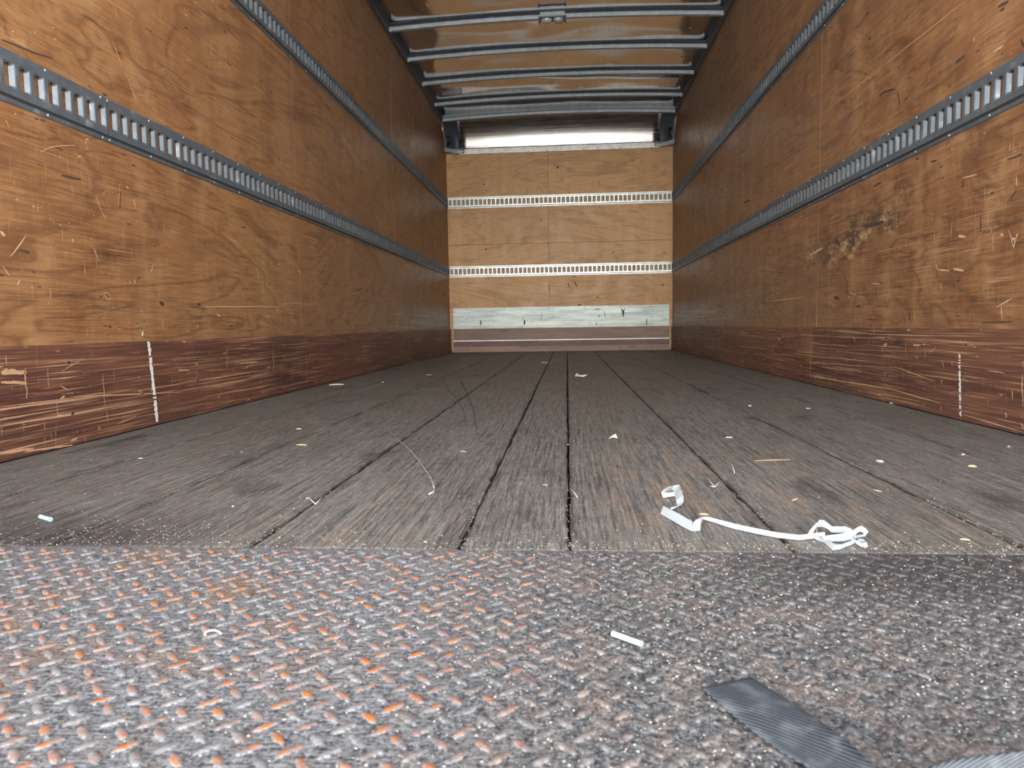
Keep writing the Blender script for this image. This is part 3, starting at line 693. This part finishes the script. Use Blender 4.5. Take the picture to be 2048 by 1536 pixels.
for sgn, xa, xb in ((1, XL, -1.151), (-1, XR, 1.001)):
    # dark moulded corner: curved shell, narrower towards the wall
    vs, fs = [], []
    for j in range(13):
        a = j/12*math.pi/2; y = (D-.008)-.262*(1-math.cos(a)); z = 2.195+.32*math.sin(a)
        for i in range(7):
            t = i/6; x = xa+(xb-xa)*t; y2 = y-.10*(1-t)**2.0*(1 if j < 11 else .3); vs.append((x, y2, z))
    for j in range(12):
        for i in range(6): q = j*7+i; fs.append((q, q+1, q+8, q+7))
    o = adc(link('corner_moulding', mesh('corner', vs, fs), simple('dark_blue_plastic', (.035, .045, .06), .45, 0, .3), label='dark plastic corner moulding', smooth=True)); so = o.modifiers.new('s', 'SOLIDIFY'); so.thickness = .004
    # grey bumper band sweeping round the corner at lip height
    bm = bmesh.new(); prev = None
    for i in range(11):
        t = i/10; x = xb+sgn*.045+(xa-xb-sgn*.045)*t; y = D-.03-.13*t**2.2
        ring = [bm.verts.new((x, y+dy, 2.182+z-.004*t)) for dy, z in ((0, 0), (.012, -.004), (.012, .044), (0, .04), (-.006, .02))]
        if prev:
            for q in range(5): bm.faces.new((prev[q], prev[(q+1) % 5], ring[(q+1) % 5], ring[q]))
        else: bm.faces.new(ring)
        prev = ring
    bm.faces.new(prev[::-1]); bmesh.ops.recalc_face_normals(bm, faces=bm.faces)
    adc(link('corner_band', bm, bow_m, label='grey band curving into the corner', smooth=False))
    adc(link('corner_bracket', boxm(xb-.002 if sgn > 0 else xb-.05, xb+.05 if sgn > 0 else xb+.002, D-.034, D-.024, 2.186, 2.236, bev=.002), dark_steel))
    bm = bmesh.new(); tube(bm, [(xa+sgn*.03, D-.12, 2.25), (xa+sgn*.05, D-.135, 2.27), (xa+sgn*.06, D-.14, 2.30), (xa+sgn*.05, D-.14, 2.33), (xa+sgn*.02, D-.12, 2.345)], .009, 8)
    adc(link('cable_loop', bm, simple('black_rubber', (.01, .01, .012), .5), label='black cable loop in the corner', smooth=True))
for x in SXS+[-.4, .35]:
    o = adc(link('screw', scd)); o.location = (x, D-.0225, 2.178)

# ------------------------------------------------------------------ dome lamp on the first bow in view
yl = 5.285; xl = on_y(1105, 44, yl).x; zl = ZC+zr(xl)
dl = empty('dome_lamp', (xl, yl, zl), label='small clear dome lamp clipped under the nearest visible roof bow', cat='lamp')
def adl(o): o.parent = dl; o.matrix_parent_inverse = Matrix.Translation(dl.location).inverted(); return o
adl(link('lamp_frame', boxm(xl-.1, xl+.1, yl-.03, yl+.055, zl-.012, zl-.001, bev=.003), dark_steel))
adl(link('mount_plate', boxm(xl-.09, xl+.09, yl-.006, yl-.002, zl-.0005, zl+.044, bev=.001), bow_m))
k = NM('clear_lamp_lens', .08); k.set(k.b, 'Transmission Weight', .65); lens_m = k.color((.85, .87, .86))
for sx in (-1, 1):
    bm = bmesh.new(); bmesh.ops.create_uvsphere(bm, u_segments=20, v_segments=10, radius=1)
    bmesh.ops.scale(bm, vec=(.042, .034, .026), verts=bm.verts); bmesh.ops.translate(bm, vec=(xl+sx*.044, yl+.012, zl-.014), verts=bm.verts)
    adl(link('lamp_lens', bm, lens_m, smooth=True))
for sx in (-1, 1): adl(link('end_cap', boxm(xl+sx*.088, xl+sx*.1, yl-.02, yl+.045, zl-.03, zl-.011, bev=.003), dark_steel))

# ------------------------------------------------------------------ tread plate threshold
tp = link('tread_plate', boxm(XL+.0, XR-.0, .22, YF-.001, -.012, -.0002, bev=.0004), plate_m, label='rusty grey diamond tread plate along the threshold in front of the plank floor', cat='tread plate')
def lug_geo(L=.0115, Wd=.0040, Hh=.0018):
    vs, fs = [], []; prof = [(0, 0)]
    rings = []
    for f, z in ((1.0, 0.0), (.86, .0011), (.55, .0019)):
        ring = []
        for k in range(12):
            a = 2*math.pi*k/12; c, s = math.cos(a), math.sin(a)
            ring.append(len(vs)); vs.append((math.copysign(abs(c)**.9, c)*L*f, math.copysign(abs(s)**1.25, s)*Wd*f, z*Hh/.0021))
        rings.append(ring)
    for A, B in zip(rings, rings[1:]):
        for k in range(12): fs.append((A[k], A[(k+1) % 12], B[(k+1) % 12], B[k]))
    fs.append(tuple(rings[-1])); return vs, fs
LV, LF = lug_geo()
lme = mesh('tread_lug', LV, LF); lme.materials.append(lug_m); lme.polygons.foreach_set('use_smooth', [True]*len(lme.polygons))
PT = .0298
spots = []
for i in range(-44, 40):
    for j in range(0, 24):
        for kx in (0, 1):
            x = -.004+(i+.5*kx)*PT; y = .235+(j+.5*kx)*PT
            if XL+.02 < x < XR-.02 and y < YF-.014: spots.append((x, y, math.radians(45) if kx else math.radians(-45)))
def vis(x, y):
    v = Vector((x, y, 0))-CP; d = v.dot(fwd)
    if d <= 0: return False
    px = 1024+F*v.dot(right)/d; py = 768-F*v.dot(up)/d
    return -30 < px < 2078 and py < 1560
V = sorted([s for s in spots if vis(s[0], s[1])], key=lambda s: s[1]**2+s[0]**2)
near, far = V[:300], V[300:]+[s for s in spots if not vis(s[0], s[1])]
for x, y, a in near:
    o = bpy.data.objects.new('tread_lug', lme); COL.objects.link(o); o.parent = tp
    o.location = (x, y, -.0002); o.rotation_euler = (0, 0, a)
vs, fs = [], []
for x, y, a in far:
    B = len(vs); ca, sa = math.cos(a), math.sin(a)
    for v in LV: vs.append((x+v[0]*ca-v[1]*sa, y+v[0]*sa+v[1]*ca, v[2]-.0002))
    fs += [tuple(B+q for q in f) for f in LF]
link('tread_lugs', mesh('tread_lugs', vs, fs), lug_m, tp, kind='stuff', smooth=True)

# ------------------------------------------------------------------ loose litter
def chip_mat(name, cols, rough=.85):
    k = NM(name, rough); f = k.noise(230, det=0)
    return k.color(k.mix(k.ramp(f, .35, .65), cols[0], cols[1]))
dust_m = chip_mat('sawdust', ((.3, .22, .14), (.72, .64, .5)))
grit_m = chip_mat('grit', ((.1, .09, .085), (.75, .68, .55)))
def chips(name, pts, mat, **k):
    vs, fs = [], []
    for x, y, z, l, wd, hh, a in pts:
        ca, sa = math.cos(a), math.sin(a); B = len(vs)
        for u, v, q in ((-l, 0, 0), (0, -wd, 0), (l, 0, 0), (0, wd, 0), (l*.2, 0, hh), (-l*.4, wd*.2, hh*.8)):
            vs.append((x+u*ca-v*sa, y+u*sa+v*ca, z+q))
        fs += [(B, B+1, B+4, B+5), (B+1, B+2, B+4), (B+2, B+3, B+4), (B+3, B, B+5), (B+3, B+5, B+4), (B, B+3, B+2, B+1)]
    return link(name, mesh(name, vs, fs), mat, **k)
pts = []
for i in range(8000):
    y = YF+.01+abs(rnd.gauss(0, .42)) if rnd.random() < .6 else rnd.uniform(YF, 4.5)
    x = rnd.uniform(XL+.02, XR-.02)
    if rnd.random() < .2: x = rnd.choice(joints[1:-1])+rnd.gauss(0, .006); y = YF+abs(rnd.gauss(0, .25))
    if rnd.random() < .18: x = rnd.gauss(-.6, .2); y = YF+abs(rnd.gauss(0, .07))
    if rnd.random() < .2: x = rnd.gauss(.35, .4); y = YF+.005+abs(rnd.gauss(0, .028))
    if not XL+.02 < x < XR-.02 or y > 6: continue
    b = rnd.random(); l = .0005+.0010*b**3; wd = l*rnd.uniform(.3, .9)
    if rnd.random() < .05: l *= 3.0; wd = .0006
    pts.append((x, y, .0002, l, wd, wd*.6, rnd.uniform(0, 6.28)))
chips('sawdust', pts, dust_m, kind='stuff', label='fine sawdust and tan wood specks scattered over the grey plank floor', cat='sawdust')
pts = []
for i in range(9000):
    y = rnd.uniform(.3, YF-.005); x = rnd.uniform(-.75, .75) if rnd.random() < .3 else rnd.gauss(.2, .3)
    if abs(x) > 1.1: continue
    b = rnd.random(); l = .0005+.0010*b**2; wd = l*rnd.uniform(.5, 1)
    pts.append((x, y, 0, l, wd, wd*.7, rnd.uniform(0, 6.28)))
chips('grit', pts, grit_m, kind='stuff', label='fine grit and pale grains scattered over the tread plate', cat='grit')

foam_m = simple('white_foam', (.42, .44, .44), .7, 0, .06, 300)
tube_m = simple('pale_plastic', (.4, .49, .52), .35, 0, .05, 200)
def bit(px, py, sz, label, elong=1.6, mat=foam_m, name='foam_bit', cat='foam bit', zf=.5):
    p = on_z(px, py); r = random.Random(int(px*7+py)); bm = bmesh.new()
    bmesh.ops.create_icosphere(bm, subdivisions=2, radius=1)
    a = r.uniform(0, 3.14)
    for v in bm.verts:
        v.co *= r.uniform(.8, 1.15); v.co.x *= sz*elong; v.co.y *= sz; v.co.z = max(v.co.z, -.8)*sz*zf
    zmin = min(v.co.z for v in bm.verts); bmesh.ops.translate(bm, vec=(0, 0, -zmin+.0002), verts=bm.verts)
    o = link(name, bm, mat, label=label, cat=cat); o.location = (p.x, p.y, 0); o.rotation_euler = (0, 0, a)
    return o
bit(281, 918, .0034, 'white foam crumb on the floor below the left white painted line')
bit(507, 800, .0055, 'white foam crumb lying against the left scuff board')
bit(483, 905, .0022, 'tiny white foam crumb on the left half of the floor, nearest below the seam')
bit(765, 765, .0055, 'white foam crumb far back right of the yellow splinter')
bit(1616, 818, .005, 'grey-white crumb on the right of the floor, straight below the right scuff seam')
bit(1500, 813, .006, 'torn grey-white crumb right of the dark stains in the floor middle')
bit(1790, 808, .0075, 'long white crumb at the foot of the right scuff board', 2.2)
bit(1458, 876, .0042, 'flat elongated white crumb on the planks behind the V-shaped twig', 2.4)
bit(851, 1085, .0022, 'white crumb at the front edge of the planks near the centre', 1.3)
bit(1759, 925, .0045, 'crumpled white scrap left of the metal washer', 1.7, zf=.7)
bit(1136, 890, .0022, 'tiny white crumb on the central floor seam', 1.4)
bit(1546, 709, .010, 'white crumb far back along the right wall', 1.6)
bit(1637, 770, .008, 'white crumb at the foot of the right scuff seam', 2.6)
bit(466, 1014, .0026, 'white foam flake on the left planks near the threshold', 1.6)
tan_m = simple('fresh_splinter', (.55, .42, .24), .7, 0, .15, 100)
orange_m = simple('orange_splinter', (.5, .26, .13), .7, 0, .2, 100)
def splinter(a, b, wd, label, mat=tan_m):
    A, B = on_z(*a), on_z(*b); L = (B-A).length; d = (B-A).normalized(); bm = bmesh.new()
    r = random.Random(int(a[0])); n = 6; prev = None
    for i in range(n+1):
        t = i/n; wv = wd*(.35+.65*math.sin(math.pi*(t*.8+.1)))*r.uniform(.8, 1.15); h = wd*.6*(.5+.5*math.sin(math.pi*t)); x = L*t
        ring = [bm.verts.new(q) for q in ((x, -wv/2, 0.0002), (x, wv/2, .0002), (x, wv*.3, h), (x, -wv*.3, h*.85))]
        if prev:
            for q in range(4): bm.faces.new((prev[q], prev[(q+1) % 4], ring[(q+1) % 4], ring[q]))
        else: bm.faces.new(ring)
        prev = ring
    bm.faces.new(prev[::-1]); bmesh.ops.recalc_face_normals(bm, faces=bm.faces)
    o = link('wood_splinter', bm, mat, label=label, cat='splinter'); o.location = (A.x, A.y, .0002); o.rotation_euler = (0, 0, math.atan2(d.y, d.x)); return o
splinter((658, 770.5), (688, 769.5), .012, 'long yellow wood splinter lying far back near the left wall')
splinter((592, 890), (614, 891), .0045, 'thin pale splinter in the middle of the left planks')
splinter((592, 858.5), (603, 858.5), .005, 'short pale splinter behind the thin one on the left planks')
splinter((1398, 1029), (1417, 1030.5), .0042, 'short tan splinter touching the white plastic strap')
splinter((1584, 1002), (1595, 998), .003, 'small tan splinter on the planks above the white strap')
splinter((1936, 933), (1953, 934), .006, 'tan wood chip just below the metal washer')
splinter((1920, 1079), (1940, 1081), .003, 'tan splinter near the threshold at far right')
splinter((1508, 922), (1580, 920), .003, 'long thin orange-brown splinter across the right planks', orange_m)
splinter((1746, 980), (1764, 984), .0025, 'thin pale splinter on the right planks between two seams')
splinter((852, 750), (864, 750.5), .007, 'pale splinter far back left of the centre seams')
splinter((921, 903), (932, 904.5), .003, 'small yellow splinter left of the floor centre')
splinter((1085, 970), (1095, 971), .0022, 'tiny pale splinter just left of the central seam')

def strand(name, P_, rads, mat, label, cat, parent=None, n=6):
    bm = bmesh.new(); tube(bm, P_, rads, n); return link(name, bm, mat, parent, label=label, cat=cat, smooth=True)
pale_fib = simple('pale_fibre', (.7, .66, .58), .8, 0, .1, 100)
brown_fib = simple('dusty_brown_stalk', (.27, .22, .18), .9, 0, .3, 80)
def floor_path(pp, z=.001): return [(*on_z(a, b)[:2], z if not hasattr(z, '__len__') else z[i]) for i, (a, b) in enumerate(pp)]
tw = empty('dry_twig', on_z(631, 1009), label='small pale Y-shaped twig on the left planks', cat='twig')
for q in ([(619, 997), (624, 1003), (631, 1009)], [(643, 996), (637, 1003), (631, 1009)], [(612, 998), (619, 997)]):
    o = strand('twig_arm', floor_path(q), .0008, pale_fib, None, None); o.parent = tw; o.matrix_parent_inverse = Matrix.Translation(tw.location).inverted()
tw = empty('dry_twig', on_z(1429, 975), label='small pale V-shaped twig on the planks behind the white strap', cat='twig')
for q in ([(1417, 957), (1422, 966), (1429, 975)], [(1440, 964), (1434, 970), (1429, 975)], [(1420, 973), (1429, 975)]):
    o = strand('twig_arm', floor_path(q), .0007, pale_fib, None, None); o.parent = tw; o.matrix_parent_inverse = Matrix.Translation(tw.location).inverted()
strand('fibre', floor_path([(1461, 924), (1466, 934), (1469, 948)]), .0006, pale_fib, 'thin pale fibre on the planks above the V-shaped twig', 'fibre')
strand('fibre', floor_path([(1143, 980), (1149, 987), (1155, 996)]), .0008, pale_fib, 'short curved pale fibre right of the central seam', 'fibre')
st = empty('dry_stalk', on_z(866, 975), label='long curved dusty brown stalk with a white tip left of the floor centre', cat='stalk')
def ads(o): o.parent = st; o.matrix_parent_inverse = Matrix.Translation(st.location).inverted(); return o
path = [(768, 842), (774, 858), (788, 872), (805, 888), (822, 903), (838, 922), (850, 940), (860, 954), (866, 968), (869, 980)]
ads(strand('stem', floor_path(path, .0014), [.0006, .0009, .0011, .0012, .0014, .0015, .0015, .0016, .0018, .0018], brown_fib, None, None))
ads(strand('tip', floor_path([(869, 980), (866, 986), (858, 990)], .0016), [.0018, .002, .0016], foam_m, 'white tip', None))
for a, b in (((850, 940), (856, 930)), ((862, 960), (852, 952)), ((866, 968), (876, 958)), ((838, 922), (848, 915))):
    ads(strand('hair', floor_path([a, b], .002), [.0007, .0004], brown_fib, None, None))
dk = simple('dark_scratch', (.035, .03, .03), .8)  # dark floor scratches, built as thin raised strands
strand('scratch', floor_path([(922, 764), (930, 778), (940, 800), (948, 825), (953, 860)], .0012), .0011, dk, 'thin dark thread curving over the planks left of centre, right one of two', 'scratch')
strand('scratch', floor_path([(893, 775), (915, 800), (928, 825), (934, 855)], .0012), .0008, dk, 'faint dark thread curving over the planks left of centre, left one of two', 'scratch')
# torn paper far back
def paper(px, py, pts, label):
    p = on_z(px, py); bm = bmesh.new(); vs_ = [bm.verts.new(q) for q in pts]; c_ = bm.verts.new((0, 0, .008))
    for i in range(len(vs_)): bm.faces.new((vs_[i], vs_[(i+1) % len(vs_)], c_))
    o = link('paper_scrap', bm, simple('cream_paper', (.62, .58, .5), .8, 0, .1), label=label, cat='paper scrap'); o.location = (p.x, p.y, .001)
    so = o.modifiers.new('s', 'SOLIDIFY'); so.thickness = .0006; return o
paper(1160, 754, [(-.03, .02, .0), (-.01, -.01, .004), (.02, .0, .0), (.045, .02, .012), (.02, .03, .002), (-.02, .045, .018)], 'torn curled cream paper scrap far back right of the central seam')
paper(1226, 877, [(-.012, -.006, 0), (.0, -.01, .004), (.012, -.004, 0), (.008, .01, .010), (-.004, .008, .004)], 'small crumpled white paper scrap on the planks right of centre')
# washers
def washer(px, py, r, label, m, hole=.42, name='washer'):
    p = on_z(px, py); w_ = empty(name, (p.x, p.y, 0), label=label, cat='washer')
    bm = bmesh.new(); n = 24; R = []
    for rr, z in ((r*hole, .0006), (r*hole, .003), (r*.8, .0026), (r, .0006)): R.append([bm.verts.new((rr*math.cos(2*math.pi*k/n), rr*math.sin(2*math.pi*k/n), z)) for k in range(n)])
    for A, B in zip(R, R[1:]):
        for k in range(n): bm.faces.new((A[k], A[(k+1) % n], B[(k+1) % n], B[k]))
    link('ring', bm, m, w_, smooth=True)
    bm = bmesh.new(); bmesh.ops.create_uvsphere(bm, u_segments=14, v_segments=8, radius=r*hole*.95); bmesh.ops.scale(bm, vec=(1, 1, .6), verts=bm.verts); bmesh.ops.translate(bm, vec=(0, 0, .0025), verts=bm.verts)
    link('centre_stud', bm, m, w_, smooth=True)
washer(1926, 911, .0155, 'larger flat silver washer with a raised centre on the right planks', simple('bright_zinc', (.7, .72, .72), .25, .9))
washer(2017, 895, .010, 'small silver washer with a raised centre at the right edge by the wall', simple('bright_zinc_small', (.6, .62, .62), .3, .9), .55)

def hollow_tube(a, b, r, label, z=.0):
    A, B = on_z(*a, z+r), on_z(*b, z+r); bm = bmesh.new(); d = (B-A).normalized(); n = 14
    s = d.cross(Vector((0, 0, 1))).normalized(); q = s.cross(d); R = []
    for p, rr in ((A+d*.004, r*.72), (A, r*.72), (A, r), (A.lerp(B, .5), r*.98), (B, r), (B, r*.72), (B-d*.004, r*.72)):
        R.append([bm.verts.new(p+s*math.cos(2*math.pi*k/n)*rr+q*math.sin(2*math.pi*k/n)*rr) for k in range(n)])
    for U, W_ in zip(R, R[1:]):
        for k in range(n): bm.faces.new((U[k], U[(k+1) % n], W_[(k+1) % n], W_[k]))
    bm.faces.new(R[0]); bm.faces.new(R[-1][::-1]); bmesh.ops.recalc_face_normals(bm, faces=bm.faces)
    return link('plastic_tube', bm, tube_m, label=label, cat='plastic tube')
hollow_tube((1225, 1267), (1284, 1288), .0027, 'pale blue-white plastic tube lying on the tread plate', .0015)
hollow_tube((81, 1033), (101, 1039), .0035, 'short pale plastic tube on the planks at the far left by the threshold')
# C-shaped sliver on the plate
strand('plastic_ring', floor_path([(411, 1276), (410, 1271), (418, 1267), (430, 1266), (440, 1270), (442, 1273)], .0028), .001, simple('pinkish_plastic', (.7, .55, .5), .5), 'small pinkish open ring on the rusty part of the tread plate', 'ring')

# ------------------------------------------------------------------ white plastic strap
strap_m = NM('white_strap_plastic', .38); strap_m.set(strap_m.b, 'Subsurface Weight', 0.0)
sf = strap_m.noise(1.0, strap_m.map((300, 300, 900)), det=2)
strap_m.set(strap_m.b, 'Transmission Weight', .0)
strap_mm = strap_m.color(strap_m.mix(sf, (.35, .385, .4), (.42, .45, .465)))
def ribbon(pairs, name='strap_run', parent=None):
    """pairs: ((upper px), (lower px), ground row px, lean) in crop coords of the strap; each becomes two real points at the depth of its ground row"""
    s, ox, oy = .22461, 1300, 950; vs, fs = [], []
    sm = []
    for i in range(len(pairs)-1):     # subdivide linearly twice for soft bends
        for t in (0, .5): sm.append([tuple(pairs[i][k][q]+(pairs[i+1][k][q]-pairs[i][k][q])*t for q in range(2)) if k < 2 else pairs[i][k]+(pairs[i+1][k]-pairs[i][k])*t for k in range(4)])
    sm.append(list(pairs[-1]))
    for u, l, g, lean in sm:
        Yd = on_z(ox+(u[0]+l[0])/2*s, oy+g*s, .0008).y
        U = on_y(ox+u[0]*s, oy+u[1]*s, Yd+lean); L_ = on_y(ox+l[0]*s, oy+l[1]*s, Yd)
        vs += [U, L_]
    for i in range(len(sm)-1): fs.append((2*i, 2*i+1, 2*i+3, 2*i+2))
    o = link(name, mesh(name, vs, fs), strap_mm, parent)
    q = o.modifiers.new('s', 'SOLIDIFY'); q.thickness = .0005; q.offset = 0
    return o
ws = empty('plastic_strap', (0, 0, 0), label='crumpled white plastic strap with a knot lying on the planks near the threshold', cat='strap')
ribbon([((287, 140), (283, 165), 200, .0), ((215, 150), (218, 187), 200, .001), ((160, 158), (165, 195), 202, .002), ((100, 160), (115, 203), 203, .0), ((118, 132), (128, 170), 200, -.004),
        ((165, 106), (150, 160), 190, -.006), ((215, 92), (185, 140), 180, -.006), ((265, 88), (205, 132), 185, -.004), ((275, 130), (222, 190), 230, -.002), ((298, 190), (232, 225), 270, .0), ((300, 232), (242, 268), 285, .0),
        ((285, 262), (262, 275), 295, 0), ((225, 278), (215, 300), 310, 0), ((180, 292), (188, 309), 312, 0)], parent=ws)
ribbon([((120, 275), (93, 345), 348, .003), ((185, 308), (160, 385), 388, .003), ((240, 335), (215, 415), 418, .003), ((310, 375), (275, 452), 455, .003), ((376, 412), (345, 488), 492, .002), ((372, 470), (360, 497), 499, 0), ((384, 425), (385, 499), 500, .002),
        ((415, 396), (420, 498), 500, .003), ((445, 385), (447, 494), 497, .004), ((448, 378), (452, 440), 480, .004), ((475, 370), (470, 395), 440, .004), ((515, 372), (512, 405), 420, .003), ((560, 383), (550, 418), 425, .003), ((760, 435), (740, 478), 482, .003), ((960, 478), (945, 523), 527, .003), ((1140, 512), (1130, 558), 562, .003), ((1330, 535), (1330, 580), 582, .003),
        ((1430, 522), (1440, 568), 572, .003), ((1555, 508), (1562, 548), 575, .003)], parent=ws)
ribbon([((1440, 530), (1408, 520), 560, 0), ((1490, 450), (1425, 490), 560, 0), ((1488, 425), (1455, 455), 555, .0), ((1510, 398), (1490, 462), 530, -.002), ((1550, 402), (1535, 460), 520, -.002), ((1585, 430), (1580, 480), 520, 0), ((1620, 458), (1615, 512), 525, .002), ((1740, 458), (1730, 516), 530, .002), ((1795, 480), (1785, 525), 540, .002), ((1840, 515), (1815, 560), 575, 0)], parent=ws)
ribbon([((1490, 450), (1488, 525), 545, .001), ((1480, 540), (1470, 570), 575, .001), ((1535, 545), (1560, 608), 612, .001), ((1610, 535), (1610, 592), 600, .002), ((1720, 520), (1720, 592), 598, .002), ((1800, 495), (1790, 575), 590, .002), ((1855, 462), (1840, 520), 580, .0), ((1885, 452), (1870, 500), 575, -.002), ((1925, 478), (1900, 515), 570, -.003), ((1945, 505), (1915, 545), 572, -.002), ((1900, 530), (1860, 556), 575, 0), ((1830, 540), (1800, 580), 592, 0)], parent=ws)
ribbon([((1560, 580), (1560, 610), 615, 0), ((1600, 588), (1590, 640), 642, 0), ((1650, 620), (1625, 668), 670, 0), ((1700, 618), (1690, 662), 666, 0), ((1750, 600), (1740, 640), 645, 0), ((1815, 575), (1815, 612), 625, 0)], parent=ws)
ribbon([((1800, 560), (1790, 582), 600, 0), ((1850, 585), (1835, 612), 625, 0), ((1890, 610), (1875, 638), 645, 0), ((1932, 600), (1935, 642), 648, .001)], parent=ws)
ribbon([((1860, 565), (1835, 590), 600, .001), ((1905, 572), (1890, 612), 618, .001), ((1932, 602), (1935, 645), 650, .001)], parent=ws)

# ------------------------------------------------------------------ dark webbing strap
k = NM('dark_webbing', .6)
uv = k.n('ShaderNodeUVMap').outputs[0]
wv = k.n('ShaderNodeTexWave'); wv.bands_direction = 'X'; k.set(wv, 'Vector', k.map((1, 1, 1), rot=(0, 0, .5), v=uv)); wv.inputs['Scale'].default_value = 4.5; wv.inputs['Distortion'].default_value = .6
wn = k.noise(1.0, k.map((60, 60, 60)), det=3)
ww = wv.outputs['Fac']
c = k.mix(ww, (.012, .014, .018), (.085, .097, .112)); c = k.mix(k.ramp(wn, .5, .72, 0, .6), c, (.16, .17, .18))
k.bump(ww, .5, .0008); web_m = k.color(c)
def webbing(secs):
    bm = bmesh.new(); uvl = bm.loops.layers.uv.new('UVMap'); rows = []; NW = 8; dist = 0; pc = None
    # Catmull-Rom through the sections
    S = []
    for i in range(len(secs)-1):
        p0, p1, p2, p3 = (secs[max(i-1, 0)], secs[i], secs[i+1], secs[min(i+2, len(secs)-1)])
        for t in [q/8 for q in range(8)]:
            S.append([[.5*((2*b)+(-a+c_)*t+(2*a-5*b+4*c_-d)*t*t+(-a+3*b-3*c_+d)*t**3) for a, b, c_, d in zip(A, B, C_, D_)] for A, B, C_, D_ in zip(p0, p1, p2, p3)])
    S.append([list(q) for q in secs[-1]])
    for L_, R_, sg in S:
        L_, R_ = Vector(L_), Vector(R_); c_ = (L_+R_)/2
        if pc is not None: dist += (c_-pc).length
        pc = c_; row = []
        for i in range(NW+1):
            t = i/NW; p = L_.lerp(R_, t); p.z += sg[0]*math.sin(math.pi*t); row.append((bm.verts.new(p), (t*.046*20, dist*20)))
        rows.append(row)
    for A, B in zip(rows, rows[1:]):
        for i in range(NW):
            f = bm.faces.new((A[i][0], A[i+1][0], B[i+1][0], B[i][0]))
            for lp, (_, q) in zip(f.loops, (A[i], A[i+1], B[i+1], B[i])): lp[uvl].uv = q
    o = link('webbing_strap', bm, web_m, label='dark grey woven webbing strap lying twisted on the tread plate at the lower right', cat='webbing strap', smooth=True)
    q = o.modifiers.new('s', 'SOLIDIFY'); q.thickness = .0016; q.offset = 1
    return o
a0, b0 = on_z(1403, 1374, .003), on_z(1503, 1354, .003)
a1, b1 = on_z(1470, 1432, .004), on_z(1590, 1408, .006)
a2, b2 = on_z(1560, 1500, .004), on_z(1680, 1470, .012)
a3, b3 = on_z(1640, 1545, .004), on_z(1745, 1528, .016)
webbing([(a0, b0, (.0,)), (a1, b1, (.002,)), (a2, b2, (-.002,)), (a3, b3, (-.004,)),
         (on_z(1760, 1640, .004), on_z(1800, 1560, .026), (-.002,)), (on_z(1900, 1640, .004), on_z(1900, 1522, .03), (0,)), (on_z(2050, 1600, .004), on_z(2050, 1502, .03), (0,)), (on_z(2250, 1560, .004), on_z(2250, 1470, .03), (0,))])
bpy.context.view_layer.update()
